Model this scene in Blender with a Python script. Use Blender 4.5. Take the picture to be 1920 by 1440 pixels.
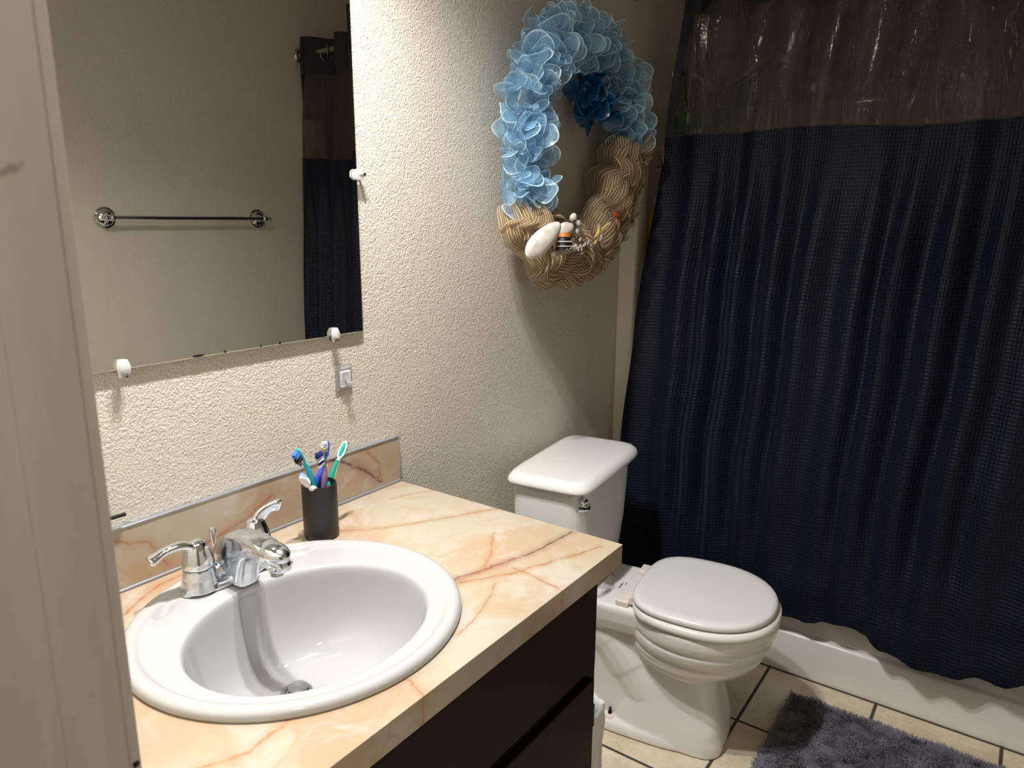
import bpy, bmesh, math, random
from math import sin, cos, pi, radians, sqrt, atan2
from mathutils import Vector, Matrix, noise
random.seed(7)
for o in list(bpy.data.objects): bpy.data.objects.remove(o)
SC = bpy.context.scene
COL = SC.collection
def lin(c): return tuple(((v/12.92) if v <= .04045 else ((v+.055)/1.055)**2.4) for v in c)
def rgb(r, g, b): return lin((r/255, g/255, b/255)) + (1,)

# ------------------------------------------------------------------ camera
YAW, PIT, ROL, FPX = -.6204, .2217, .0053, 1357.7
CPOS = Vector((1.0956, -1.0924, 1.3436))
F = Vector((sin(YAW)*cos(PIT), cos(YAW)*cos(PIT), -sin(PIT)))
R0 = Vector((cos(YAW), -sin(YAW), 0)); U0 = R0.cross(F)
R = R0*cos(ROL)+U0*sin(ROL); U = -R0*sin(ROL)+U0*cos(ROL)
cd = bpy.data.cameras.new('camera'); cam = bpy.data.objects.new('camera', cd); COL.objects.link(cam)
M = Matrix((R, U, -F)).transposed().to_4x4(); M.translation = CPOS
cam.matrix_world = M
cd.sensor_width = 36; cd.lens = FPX/1920*36; cd.clip_start = .01
cd.dof.use_dof = True; cd.dof.focus_distance = 1.7; cd.dof.aperture_fstop = 11
SC.camera = cam
# ------------------------------------------------------------------ world, lights, exposure
W = bpy.data.worlds.new('world'); SC.world = W; W.use_nodes = True
bg = W.node_tree.nodes['Background']; bg.inputs[0].default_value = (.80, .76, .73, 1); bg.inputs[1].default_value = .13
LX, LZ = .315, 2.14
LAMPS = (-.46, -.33)
for ly in LAMPS:
    ld = bpy.data.lights.new('lamp_light', 'SPOT'); ld.shadow_soft_size = .022; ld.energy = 57; ld.color = (1, .98, .96)
    ld.spot_size = radians(148); ld.spot_blend = 1.0
    lo = bpy.data.objects.new('lamp_light', ld); COL.objects.link(lo); lo.location = (LX, ly, LZ-.036)
# unseen fill lamp just outside the door, added to light the jamb from above
ld = bpy.data.lights.new('hall_fill', 'AREA'); ld.shape = 'DISK'; ld.size = .18; ld.energy = 13.5; ld.color = (1, .96, .92)
lo = bpy.data.objects.new('hall_fill', ld); COL.objects.link(lo); lo.location = (1.15, -1.17, 2.40)
SC.view_settings.view_transform = 'Standard'; SC.view_settings.look = 'None'
SC.view_settings.exposure = 0; SC.view_settings.gamma = 1; SC.view_settings.use_curve_mapping = False
SC.cycles.use_denoising = True
SC.cycles.transparent_max_bounces = 24

# ------------------------------------------------------------------ helpers
def obj(name, verts, faces, mat, parent=None, smooth=True, ang=40, uvs=None):
    me = bpy.data.meshes.new(name); me.from_pydata([tuple(v) for v in verts], [], faces)
    bm = bmesh.new(); bm.from_mesh(me); bmesh.ops.recalc_face_normals(bm, faces=bm.faces) if uvs is None else None
    bm.to_mesh(me); bm.free()
    if uvs:
        for n, uvv in uvs.items():
            l = me.uv_layers.new(name=n); 
            for lp in me.loops: l.data[lp.index].uv = uvv[lp.vertex_index]
    me.shade_smooth() if smooth else None
    if smooth and ang: me.set_sharp_from_angle(angle=radians(ang))
    if mat: me.materials.append(mat)
    o = bpy.data.objects.new(name, me); COL.objects.link(o)
    if parent: o.parent = parent
    return o
def from_bm(name, bm, mat, parent=None, ang=40):
    me = bpy.data.meshes.new(name); bmesh.ops.recalc_face_normals(bm, faces=bm.faces); bm.to_mesh(me); bm.free()
    me.shade_smooth(); me.set_sharp_from_angle(angle=radians(ang))
    if mat: me.materials.append(mat)
    o = bpy.data.objects.new(name, me); COL.objects.link(o)
    if parent: o.parent = parent
    return o
def tag(o, label, cat, group=None):
    o['label'] = label; o['category'] = cat
    if group: o['group'] = group
    return o
def thing(name, label, cat, loc=(0, 0, 0), rz=0, group=None):
    o = bpy.data.objects.new(name, None); COL.objects.link(o); o.location = loc; o.rotation_euler = (0, 0, rz)
    o.empty_display_size = .05
    return tag(o, label, cat, group)
def struct(o): o['kind'] = 'structure'; return o
class G:
    """collects geometry"""
    def __init__(s): s.v = []; s.f = []
    def add(s, v, f):
        n = len(s.v); s.v += [Vector(p) for p in v]; s.f += [tuple(i+n for i in q) for q in f]; return s
    def box(s, a, b):
        (x0, y0, z0), (x1, y1, z1) = a, b
        v = [(x0,y0,z0),(x1,y0,z0),(x1,y1,z0),(x0,y1,z0),(x0,y0,z1),(x1,y0,z1),(x1,y1,z1),(x0,y1,z1)]
        return s.add(v, [(0,3,2,1),(4,5,6,7),(0,1,5,4),(1,2,6,5),(2,3,7,6),(3,0,4,7)])
    def rings(s, rs, cap0=True, cap1=True):
        n = len(rs[0]); f = []
        for i in range(len(rs)-1):
            for j in range(n):
                k = (j+1) % n; f.append((i*n+j, i*n+k, (i+1)*n+k, (i+1)*n+j))
        if cap0: f.append(tuple(range(n))[::-1])
        if cap1: f.append(tuple((len(rs)-1)*n+j for j in range(n)))
        return s.add([p for r in rs for p in r], f)
    def tube(s, pts, rad, n=12, flat=1.0, up=(0, 0, 1)):
        pts = [Vector(p) for p in pts]
        if not hasattr(rad, '__len__'): rad = [rad]*len(pts)
        rs = []; prev = None
        for i, p in enumerate(pts):
            t = (pts[min(i+1, len(pts)-1)]-pts[max(i-1, 0)]).normalized()
            if prev is None:
                u = Vector(up); 
                if abs(u.dot(t)) > .95: u = Vector((1, 0, 0))
            else: u = prev
            a = (u - t*u.dot(t)).normalized(); b = t.cross(a); prev = a
            rs.append([p + a*(rad[i]*flat*cos(2*pi*k/n)) + b*(rad[i]*sin(2*pi*k/n)) for k in range(n)])
        return s.rings(rs)
    def lathe(s, prof, c=(0, 0, 0), axis='z', n=32):
        rs = []
        for r, h in prof:
            ring = []
            for k in range(n):
                a = 2*pi*k/n; x, y = max(r, 1e-5)*cos(a), max(r, 1e-5)*sin(a)
                p = {'z': (x, y, h), 'x': (h, x, y), 'y': (y, h, x)}[axis]
                ring.append(Vector(p)+Vector(c))
            rs.append(ring)
        return s.rings(rs)
    def sphere(s, c, r, n=16, m=10):
        r = Vector(r) if hasattr(r, '__len__') else Vector((r, r, r)); rs = []
        for i in range(m+1):
            t = pi*(i/m); t = min(max(t, .02), pi-.02)
            rs.append([Vector(c)+Vector((r.x*sin(t)*cos(2*pi*k/n), r.y*sin(t)*sin(2*pi*k/n), -r.z*cos(t))) for k in range(n)])
        return s.rings(rs)
    def xf(s, m): s.v = [m @ v for v in s.v]; return s
    def build(s, name, mat, parent=None, ang=40): return obj(name, s.v, s.f, mat, parent, True, ang)
    def bev(s, name, mat, parent=None, w=.002, seg=3, ang=40):
        o = s.build(name, mat, parent, ang); m = o.modifiers.new('bevel', 'BEVEL'); m.width = w; m.segments = seg; m.limit_method = 'ANGLE'; m.angle_limit = radians(30)
        return o
def spline(pts, k=8):
    pts = [Vector(p) for p in pts]; out = []
    for i in range(len(pts)-1):
        p0, p1, p2, p3 = pts[max(i-1, 0)], pts[i], pts[i+1], pts[min(i+2, len(pts)-1)]
        for j in range(k):
            t = j/k
            out.append(.5*((2*p1)+(p2-p0)*t+(2*p0-5*p1+4*p2-p3)*t*t+(3*p1-p0-3*p2+p3)*t**3))
    return out+[pts[-1]]
def sm(a, b, x):
    t = min(max((x-a)/(b-a), 0), 1); return t*t*(3-2*t)
def interp(tab, x):
    if x <= tab[0][0]: return tab[0][1]
    for (a, va), (b, vb) in zip(tab, tab[1:]):
        if x <= b: return va+(vb-va)*sm(a, b, x)
    return tab[-1][1]

# ------------------------------------------------------------------ materials
class N:
    def __init__(s, name):
        s.m = bpy.data.materials.new(name); s.m.use_nodes = True; s.t = s.m.node_tree
        s.p = s.t.nodes['Principled BSDF']; s.out = s.t.nodes['Material Output']
    def n(s, typ, ins=None, **kw):
        d = s.t.nodes.new('ShaderNode'+typ)
        for k, v in kw.items(): setattr(d, k, v)
        for k, v in (ins or {}).items(): s.set(d.inputs[k], v)
        return d
    def set(s, inp, v):
        if hasattr(v, 'is_output') or isinstance(v, bpy.types.NodeSocket): s.t.links.new(v, inp)
        else: inp.default_value = v
    def P(s, **kw):
        for k, v in kw.items(): s.set(s.p.inputs[k.replace('_', ' ')], v)
        return s
    def math(s, op, a, b=0, c=0, clamp=False):
        d = s.n('Math', {0: a, 1: b, 2: c}, operation=op); d.use_clamp = clamp; return d.outputs[0]
    def mix(s, f, a, b):
        d = s.n('Mix', data_type='RGBA'); s.set(d.inputs['Factor'], f); s.set(d.inputs['A'], a); s.set(d.inputs['B'], b); return d.outputs['Result']
    def coord(s, which='Object'): return s.n('TexCoord').outputs[which]
    def noise(s, vec, scale, detail=2, rough=.5, dist=0):
        return s.n('TexNoise', {'Vector': vec, 'Scale': scale, 'Detail': detail, 'Roughness': rough, 'Distortion': dist})
    def ramp(s, f, stops):
        d = s.n('ValToRGB', {0: f}); e = d.color_ramp.elements
        e[0].position, e[0].color = stops[0]; e[1].position, e[1].color = stops[-1]
        for p, c in stops[1:-1]: x = e.new(p); x.color = c
        return d.outputs[0]
    def mr(s, v, a, b, c=0, d=1):
        return s.n('MapRange', {0: v, 1: a, 2: b, 3: c, 4: d}).outputs[0]
    def bump(s, h, dist=.001, st=1, nrm=None):
        ins = {'Height': h, 'Distance': dist, 'Strength': st}
        if nrm: ins['Normal'] = nrm
        return s.n('Bump', ins).outputs[0]
g1 = lambda v: (v, v, v, 1)
def plain(name, col, rough=.5, metal=0, coat=0, ior=1.5, **kw):
    n = N(name); n.P(Base_Color=col, Roughness=rough, Metallic=metal, Coat_Weight=coat, IOR=ior, **kw); return n.m

def wall_mat(name, col, depth=.0012):
    n = N(name); v = n.coord()
    big = n.noise(v, 26, 3, .5).outputs[0]
    w = n.noise(v, 14, 2).outputs['Color']
    vv = n.n('Vector' 'Math', {0: v, 1: w}, operation='ADD') if False else None
    f = n.noise(v, 250, 2.5, .55, .5).outputs[0]
    h1 = n.mr(f, .42, .62)
    f2 = n.noise(v, 130, 2, .5, .8).outputs[0]
    h2 = n.mr(f2, .40, .60)
    h = n.math('ADD', n.math('MULTIPLY', h1, .6), n.math('MULTIPLY', h2, .45))
    fine = n.noise(v, 900, 2).outputs[0]
    h = n.math('ADD', h, n.math('MULTIPLY', fine, .10))
    sm_ = n.mr(big, .3, .5, .55, 1)
    h = n.math('MULTIPLY', h, sm_)
    c = n.mix(n.mr(n.noise(v, 3, 3).outputs[0], .35, .7), col, tuple(x*.96 for x in col[:3])+(1,))
    n.P(Base_Color=c, Roughness=.55, Normal=n.bump(h, depth, 1)); return n.m
WALL = wall_mat('painted_textured_wall', rgb(212, 204, 189))
WALL2 = wall_mat('painted_wall_smooth', rgb(212, 204, 189), .0008)
CEIL = wall_mat('ceiling_paint', rgb(215, 212, 204))

def porcelain(name, col, rough=.08, bump=.0):
    n = N(name); v = n.coord(); c = n.mix(n.noise(v, 4, 3).outputs[0], col, tuple(x*.97 for x in col[:3])+(1,))
    sp = n.mr(n.noise(v, 900, 1).outputs[0], .80, .83); c = n.mix(n.math('MULTIPLY', sp, .5), c, g1(.25))
    n.P(Base_Color=c, Roughness=rough, Coat_Weight=.3, Coat_Roughness=.03); return n.m
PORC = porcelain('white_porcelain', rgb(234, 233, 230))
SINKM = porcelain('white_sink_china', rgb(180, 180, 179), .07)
SEATM = plain('white_seat_plastic', rgb(231, 229, 222), .2)
LIDM = plain('white_lid_enamel', rgb(228, 227, 226), .26)
HINGEM = plain('off_white_hinge_plastic', rgb(234, 222, 214), .35)
def chrome_mat():
    n = N('chrome'); v = n.coord(); k = n.noise(v, 90, 4, .6).outputs[0]
    n.P(Base_Color=n.mix(n.mr(k, .35, .75), (.80, .83, .88, 1), (.70, .73, .78, 1)), Metallic=1, Roughness=n.mr(k, .4, .8, .04, .14)); return n.m
CHROME = chrome_mat()
def chrome_dull():
    n = N('water_spotted_chrome'); v = n.coord(); k = n.noise(v, 60, 5, .65).outputs[0]
    n.P(Base_Color=n.mix(n.mr(k, .4, .65), (.76, .79, .84, 1), (.64, .67, .72, 1)), Metallic=1, Roughness=n.mr(k, .35, .65, .08, .20)); return n.m
CHROMED = chrome_dull()
NICKEL = plain('brushed_nickel', g1(.42), .32, 1)
DRAINM = plain('worn_drain_metal', rgb(150, 150, 152), .38, .75)
DARKCH = plain('dark_chrome', g1(.35), .12, 1)
BLACKM = plain('black_metal', rgb(22, 20, 20), .35, .3)

def marble():
    n = N('onyx_look_laminate'); v = n.coord()
    wn = n.noise(v, 9, 4, .6)
    warp = n.n('VectorMath', {0: wn.outputs['Color'], 1: (.5, .5, .5)}, operation='SUBTRACT').outputs[0]
    warp = n.n('VectorMath', {0: warp, 'Scale': .045}, operation='SCALE').outputs[0]
    pv = n.n('VectorMath', {0: v, 1: warp}, operation='ADD').outputs[0]
    a = n.noise(pv, 5.5, 4, .55, .6).outputs[0]; b = n.noise(pv, 9, 3, .6, 1.1).outputs[0]
    c = n.mix(n.mr(a, .42, .58), rgb(177, 168, 148), rgb(177, 153, 126))
    c = n.mix(n.mr(b, .50, .66, 0, .85), c, rgb(186, 174, 164))
    yb = n.noise(pv, 3.2, 3).outputs[0]; c = n.mix(n.mr(yb, .56, .70, 0, .35), c, rgb(168, 149, 110))
    # small crackle veins
    vo = n.n('TexVoronoi', {'Vector': pv, 'Scale': 8.0}, feature='DISTANCE_TO_EDGE').outputs['Distance']
    fade = n.mr(n.noise(v, 6, 2).outputs[0], .5, .66)
    c = n.mix(n.math('MULTIPLY', n.mr(vo, .0, .03, .32, 0), fade), c, rgb(172, 124, 88))
    w2 = n.noise(v, 28, 4, .65)
    wp = n.n('VectorMath', {0: w2.outputs['Color'], 1: (.5, .5, .5)}, operation='SUBTRACT').outputs[0]
    wp = n.n('VectorMath', {0: wp, 'Scale': .018}, operation='SCALE').outputs[0]
    qv = n.n('VectorMath', {0: v, 1: wp}, operation='ADD').outputs[0]
    sp = n.n('SeparateXYZ', {0: qv}); X, Y, Z = sp.outputs
    br = n.noise(v, 45, 3, .7).outputs[0]
    def vein(c, pts, width, col, st=1.0, coords=None):
        A, B = coords or (X, Y); dmin = None
        for (ax, ay), (bx, by) in zip(pts, pts[1:]):
            dx, dy = bx-ax, by-ay; L2 = dx*dx+dy*dy
            px = n.math('SUBTRACT', A, ax); py = n.math('SUBTRACT', B, ay)
            t = n.math('MULTIPLY', n.math('ADD', n.math('MULTIPLY', px, dx), n.math('MULTIPLY', py, dy)), 1/L2, clamp=True)
            ex = n.math('SUBTRACT', px, n.math('MULTIPLY', t, dx)); ey = n.math('SUBTRACT', py, n.math('MULTIPLY', t, dy))
            d = n.math('SQRT', n.math('ADD', n.math('MULTIPLY', ex, ex), n.math('MULTIPLY', ey, ey)))
            dmin = d if dmin is None else n.math('MINIMUM', dmin, d)
        core = n.mr(dmin, width*.12, width*.45, 1, 0); halo = n.mr(dmin, 0, width*1.6, .45, 0)
        k = n.math('MULTIPLY', n.math('MAXIMUM', core, halo), n.mr(br, .3, .55, .45*st, st))
        return n.mix(k, c, col)
    hi = n.math('LESS_THAN', Z, .79); 
    pur = rgb(108, 72, 66); ora = rgb(158, 108, 68)
    base = c
    def V(c, pts, w, col, st=1): return vein(c, pts, w, col, st)
    t = c
    t = V(t, [(.398,-.285),(.426,-.198),(.448,-.119),(.459,-.010)], .011, pur, .95)
    t = V(t, [(.402,-.300),(.424,-.215),(.436,-.160)], .009, rgb(158,104,88), .8)
    t = V(t, [(.409,-.289),(.464,-.205),(.504,-.104),(.532,-.032)], .008, ora, .9)
    t = V(t, [(.453,-.19),(.509,-.194),(.561,-.205)], .006, rgb(160,102,62), .8)
    t = V(t, [(.345,-.099),(.394,-.172),(.421,-.236)], .006, rgb(166,104,70), .8)
    t = V(t, [(.10,-.27),(.165,-.201),(.23,-.092),(.28,-.0)], .010, ora, .75)
    t = V(t, [(.43,-.80),(.448,-.751),(.472,-.704),(.461,-.643)], .010, rgb(176,118,72), .85)
    t = V(t, [(.508,-.516),(.525,-.51),(.569,-.529)], .007, ora, .7)
    t = V(t, [(.100,-.68),(.074,-.633),(.035,-.563),(.034,-.480),(.02,-.42)], .012, rgb(164,98,74), .8)
    t = V(t, [(.507,-.396),(.501,-.35),(.482,-.292),(.46,-.25)], .007, ora, .7)
    t = V(t, [(.071,-.09),(.089,-.04),(.120,.012)], .006, ora, .6)
    s_ = base
    YZ = (Y, Z)
    s_ = vein(s_, [(-.19,.882),(-.171,.874),(-.101,.831),(-.05,.785)], .013, pur, .9, YZ)
    s_ = vein(s_, [(-.095,.872),(-.062,.837),(-.058,.795)], .006, rgb(150,106,78), .7, YZ)
    s_ = vein(s_, [(-.50,.797),(-.438,.812),(-.384,.826),(-.33,.85)], .010, rgb(160,112,84), .8, YZ)
    s_ = vein(s_, [(-.62,.866),(-.558,.843),(-.534,.795)], .008, rgb(166,118,86), .8, YZ)
    c = n.mix(hi, s_, t)
    n.P(Base_Color=c, Roughness=.22, Coat_Weight=.2, Coat_Roughness=.12, Normal=n.bump(n.noise(v, 300, 2).outputs[0], .0001, .3)); return n.m
MARBLE = marble()
def cab_wood():
    n = N('espresso_stained_wood'); v = n.coord(); mp = n.n('Mapping', {'Vector': v, 'Scale': (60, 60, 3)}).outputs[0]
    k = n.noise(mp, 1.2, 5, .6).outputs[0]
    n.P(Base_Color=n.mix(k, rgb(24, 11, 10), rgb(40, 22, 19)), Roughness=.5, Specular_IOR_Level=.10, Normal=n.bump(k, .0004, .4)); return n.m
CABW = cab_wood()
CABIN = plain('cabinet_shadow_gap', rgb(14, 8, 8), .6)
TRIMP = None
def jamb_paint():
    n = N('greige_trim_paint'); v = n.coord(); mp = n.n('Mapping', {'Vector': v, 'Scale': (30, 30, 2.5)}).outputs[0]
    k = n.noise(mp, 1, 4, .6).outputs[0]
    c = n.mix(n.mr(k, .3, .7), rgb(192, 182, 170), rgb(178, 168, 155))
    sm_ = n.mr(n.noise(v, 40, 2).outputs[0], .76, .80); c = n.mix(n.math('MULTIPLY', sm_, .5), c, rgb(90, 80, 75))
    n.P(Base_Color=c, Roughness=.45, Normal=n.bump(k, .0006, .5)); return n.m
TRIM = jamb_paint()
def tile_floor():
    n = N('stone_look_floor_tile'); v = n.coord(); sp = n.n('SeparateXYZ', {0: v}); X, Y, Z = sp.outputs
    PX, PY, OX, OY = .3005, .3045, .588, 1.0
    gw = .0042
    def edge(A, o, p):
        t = n.math('DIVIDE', n.math('SUBTRACT', A, o), p); fr = n.math('FRACT', t)
        return n.math('MULTIPLY', n.math('MINIMUM', fr, n.math('SUBTRACT', 1, fr)), p), n.math('FLOOR', t)
    ex, ix = edge(X, OX, PX); ey, iy = edge(Y, OY, PY)
    d = n.math('MINIMUM', ex, ey); grout = n.mr(d, gw-.0006, gw+.0006, 1, 0)
    cell = n.n('CombineXYZ', {0: ix, 1: iy}).outputs[0]
    wn = n.n('TexWhiteNoise', {'Vector': cell}).outputs['Color']
    off = n.n('VectorMath', {0: v, 1: wn}, operation='ADD').outputs[0]
    a = n.noise(off, 12, 6, .62, .4).outputs[0]; b = n.noise(off, 70, 3, .6).outputs[0]
    c = n.mix(n.mr(a, .35, .65), rgb(230, 217, 190), rgb(210, 194, 165)); c = n.mix(n.mr(b, .55, .75, 0, .5), c, rgb(192, 172, 142))
    c = n.mix(n.mr(n.noise(off, 5, 3).outputs[0], .52, .66, 0, .6), c, rgb(238, 228, 208))
    gc = n.mix(n.noise(v, 150, 2).outputs[0], rgb(84, 72, 62), rgb(60, 50, 42))
    c = n.mix(grout, c, gc)
    h = n.math('ADD', n.mr(d, gw-.001, gw+.002, 0, 1), n.math('MULTIPLY', a, .25))
    n.P(Base_Color=c, Roughness=n.mr(grout, 0, 1, .30, .85), Normal=n.bump(h, .0016, 1)); return n.m
TILE = tile_floor()
TUBM = porcelain('white_tub_acrylic', rgb(240, 236, 230), .22)
SURM = porcelain('off_white_surround_fibreglass', rgb(230, 222, 206), .25)
def waffle():
    n = N('navy_waffle_fabric'); v = n.n('UVMap', uv_map='cloth').outputs[0]; sp = n.n('SeparateXYZ', {0: v}); X, Y, _ = sp.outputs
    def cell(p, ox=0):
        rx = n.math('FRACT', n.math('ADD', n.math('DIVIDE', X, p), ox)); ry = n.math('FRACT', n.math('ADD', n.math('DIVIDE', Y, p), ox))
        ax = n.math('SUBTRACT', rx, .5); ay = n.math('SUBTRACT', ry, .5)
        return n.math('SQRT', n.math('ADD', n.math('MULTIPLY', ax, ax), n.math('MULTIPLY', ay, ay)))
    d0 = cell(.0100, 0); d1 = cell(.0100, .5)
    dots = n.mr(d0, .14, .24, 1, 0); glint = n.mr(d1, .07, .14, 1, 0)
    thr = n.noise(n.n('Mapping', {'Vector': v, 'Scale': (900, 900, 1)}).outputs[0], 1, 2).outputs[0]
    c = n.mix(n.mr(thr, .3, .7), (.0024, .0036, .0120, 1), (.0042, .0058, .019, 1))
    c = n.mix(dots, c, (.001, .0012, .0025, 1)); c = n.mix(n.math('MULTIPLY', glint, .75), c, (.022, .024, .040, 1))
    gx = n.math('FRACT', n.math('DIVIDE', X, .005)); gy = n.math('FRACT', n.math('DIVIDE', Y, .005))
    h = n.math('ADD', n.mr(d0, .1, .4, 0, 1), n.mr(d1, .1, .3, .5, 0))
    n.P(Base_Color=c, Roughness=.46, Sheen_Weight=.06, Sheen_Roughness=.5, Sheen_Tint=(.5, .55, .85, 1), Specular_IOR_Level=.22, Normal=n.bump(h, .0010, .8)); return n.m
WAFFLE = waffle()
NAVY = plain('plain_navy_fabric', (.010, .011, .022, 1), .7)
def sheer():
    n = N('sheer_dark_mesh'); v = n.n('UVMap', uv_map='cloth').outputs[0]
    tr = n.n('BsdfTransparent', {0: (.50, .47, .44, 1)}).outputs[0]
    fol = n.n('TexWave', {'Vector': v, 'Scale': 3.2, 'Distortion': 3, 'Detail': 3}).outputs[1]
    n.P(Base_Color=(.025, .022, .022, 1), Roughness=.6)
    mx = n.n('MixShader', {0: n.mr(fol, .2, .9, .22, .46), 1: tr, 2: n.p.outputs[0]}).outputs[0]
    n.t.links.new(mx, n.out.inputs[0]); return n.m
SHEER = sheer()
def vinyl():
    n = N('clear_wrinkled_vinyl'); v = n.n('UVMap', uv_map='cloth').outputs[0]
    mp = n.n('Mapping', {'Vector': v, 'Scale': (1, .22, 1)}).outputs[0]
    a = n.noise(mp, 14, 4, .7, .8).outputs[0]; b = n.noise(v, 45, 3, .7, 1).outputs[0]
    ridge = n.math('ABSOLUTE', n.math('SUBTRACT', a, .5))
    h = n.math('ADD', n.mr(ridge, 0, .06, 1, 0), n.math('MULTIPLY', b, .35))
    nm = n.bump(h, .0016, 1)
    tr = n.n('BsdfTransparent', {0: (.95, .94, .93, 1)}).outputs[0]
    gl = n.n('BsdfGlossy', {0: (1, 1, 1, 1), 'Roughness': .10, 'Normal': nm}).outputs[0]
    df = n.n('BsdfDiffuse', {0: (.6, .58, .55, 1)}).outputs[0]
    s1 = n.n('MixShader', {0: .22, 1: tr, 2: gl}).outputs[0]
    s2 = n.n('MixShader', {0: .03, 1: s1, 2: df}).outputs[0]
    n.t.links.new(s2, n.out.inputs[0]); return n.m
VINYL = vinyl()
def clear_plastic(name='clear_plastic', tint=(.93, .92, .91, 1)):
    n = N(name)
    tr = n.n('BsdfTransparent', {0: tint}).outputs[0]
    n.P(Base_Color=g1(.85), Roughness=.08)
    fr = n.n('Fresnel', {0: 1.49}).outputs[0]
    s = n.n('MixShader', {0: n.math('ADD', n.math('MULTIPLY', fr, .9), .16, clamp=True), 1: tr, 2: n.p.outputs[0]}).outputs[0]
    n.t.links.new(s, n.out.inputs[0]); return n.m
CLEAR = clear_plastic()
CLEARH = clear_plastic('clear_hook_plastic', (.86, .84, .83, 1))
def mirror_mat():
    n = N('mirror_silvering'); v = n.coord()
    sp = n.mr(n.noise(v, 420, 2, .6).outputs[0], .76, .78); cl = n.mr(n.noise(v, 9, 2).outputs[0], .42, .6)
    spots = n.math('MULTIPLY', sp, cl)
    n.P(Base_Color=(.78, .78, .73, 1), Metallic=1, Roughness=n.mr(spots, 0, 1, .0, .6))
    d = n.n('BsdfDiffuse', {0: g1(.6)}).outputs[0]
    mx = n.n('MixShader', {0: n.math('MULTIPLY', spots, .35), 1: n.p.outputs[0], 2: d}).outputs[0]
    n.t.links.new(mx, n.out.inputs[0]); return n.m
MIRROR = mirror_mat()
GLASSEDGE = plain('ground_glass_edge', rgb(120, 122, 112), .25, .3)

# ------------------------------------------------------------------ room shell
YF, YB, XR, ZC, TUBY = -.91, 1.80, 1.588, 2.44, 1.0
def boxs(name, a, b, mat): return struct(G().box(a, b).build(name, mat))
boxs('floor', (-.1, -1.03, -.05), (XR+.1, YB+.1, 0), TILE)
boxs('floor_hall', (-.6, -2.4, -.05), (XR+.6, -1.031, 0), plain('dark_unseen_hall_floor', rgb(70, 62, 56), .95))  # unseen hall floor, made dark to cut bounce onto the lower jamb
boxs('ceiling', (-.1, -1.03, ZC), (XR+.1, YB+.1, ZC+.05), CEIL)
boxs('wall_left', (-.1, -1.03, 0), (0, YB+.1, ZC), WALL)
boxs('wall_right', (XR, -1.03, 0), (XR+.1, YB+.1, ZC), WALL2)
boxs('wall_back', (0, YB, 0), (XR, YB+.1, ZC), WALL2)
XJ0, XJ1, ZD = .672, 1.47, 2.05
g = G().box((0, -1.03, 0), (XJ0, YF, ZC)).box((XJ1, -1.03, 0), (XR, YF, ZC)).box((XJ0, -1.03, ZD), (XJ1, YF, ZC))
struct(g.build('wall_front', WALL2))
# door frame (left jamb fills the left edge of the photo)
g = G().box((XJ0, -1.032, 0), (.690, -.9195, ZD))
g.box((XJ1-.018, -1.032, 0), (XJ1, -.9195, ZD)).box((.690, -1.032, ZD-.018), (XJ1-.018, -.9195, ZD))
dj = struct(g.bev('door_1', TRIM, None, .0015, 2))
st = G().box((.6895, -1.00, 0), (.6925, -.953, ZD-.018)).bev('door_stop', TRIM, dj, .0012, 2)
prof = [(.6845, -.9195), (.6845, -.911), (.682, -.9098), (.655, -.9070), (.634, -.9030), (.625, -.9050), (.625, -.9195)]
g = G(); n_ = len(prof)
g.rings([[(x, y, z) for x, y in prof] for z in (0, ZD+.05)])
struct(g.build('trim_1', TRIM, None, 25))
tag_ = None
# nail dot on jamb edge
g = G().sphere((.6905, -.9165, 1.020), (.0012, .0022, .0025)); g.build('nail_head', BLACKM, dj)
struct(G().box((0, 0.005, 0), (.012, .975, .083)).bev('baseboard_left', TRIM, None, .003, 2))

# ------------------------------------------------------------------ tub + surround
tub = thing('bathtub', 'white bathtub with stepped apron behind the navy shower curtain', 'bathtub', (0, 0, 0))
X0, X1 = .004, XR-.004
prof = [(TUBY+.004, .001), (TUBY+.004, .122), (TUBY+.0055, .128), (TUBY+.010, .1315), (TUBY+.020, .133), (TUBY+.024, .136), (TUBY+.026, .15), (TUBY+.030, .36), (TUBY+.034, .378), (TUBY+.045, .386), (TUBY+.09, .386), (TUBY+.10, .38),
        (TUBY+.13, .12), (TUBY+.20, .075), (YB-.15, .075), (YB-.09, .12), (YB-.06, .38), (YB-.045, .386), (YB-.004, .386), (YB-.004, .001)]
g = G().rings([[(x, y, z) for y, z in prof] for x in (X0, X1)], False, False)
g.box((X0, TUBY+.06, .07), (.09, YB-.03, .384)); g.box((X1-.12, TUBY+.06, .07), (X1, YB-.03, .384))
g.build('tub_body', TUBM, tub, 50)
G().lathe([(.001, .0), (.028, .0), (.03, .004), (.022, .008), (.001, .008)], (.30, 1.45, .075)).build('tub_drain', CHROME, tub)
sur = thing('shower_surround', 'off-white moulded shower surround with a flat flange beside the wreath wall', 'shower surround')
ZS = 1.765
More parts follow.
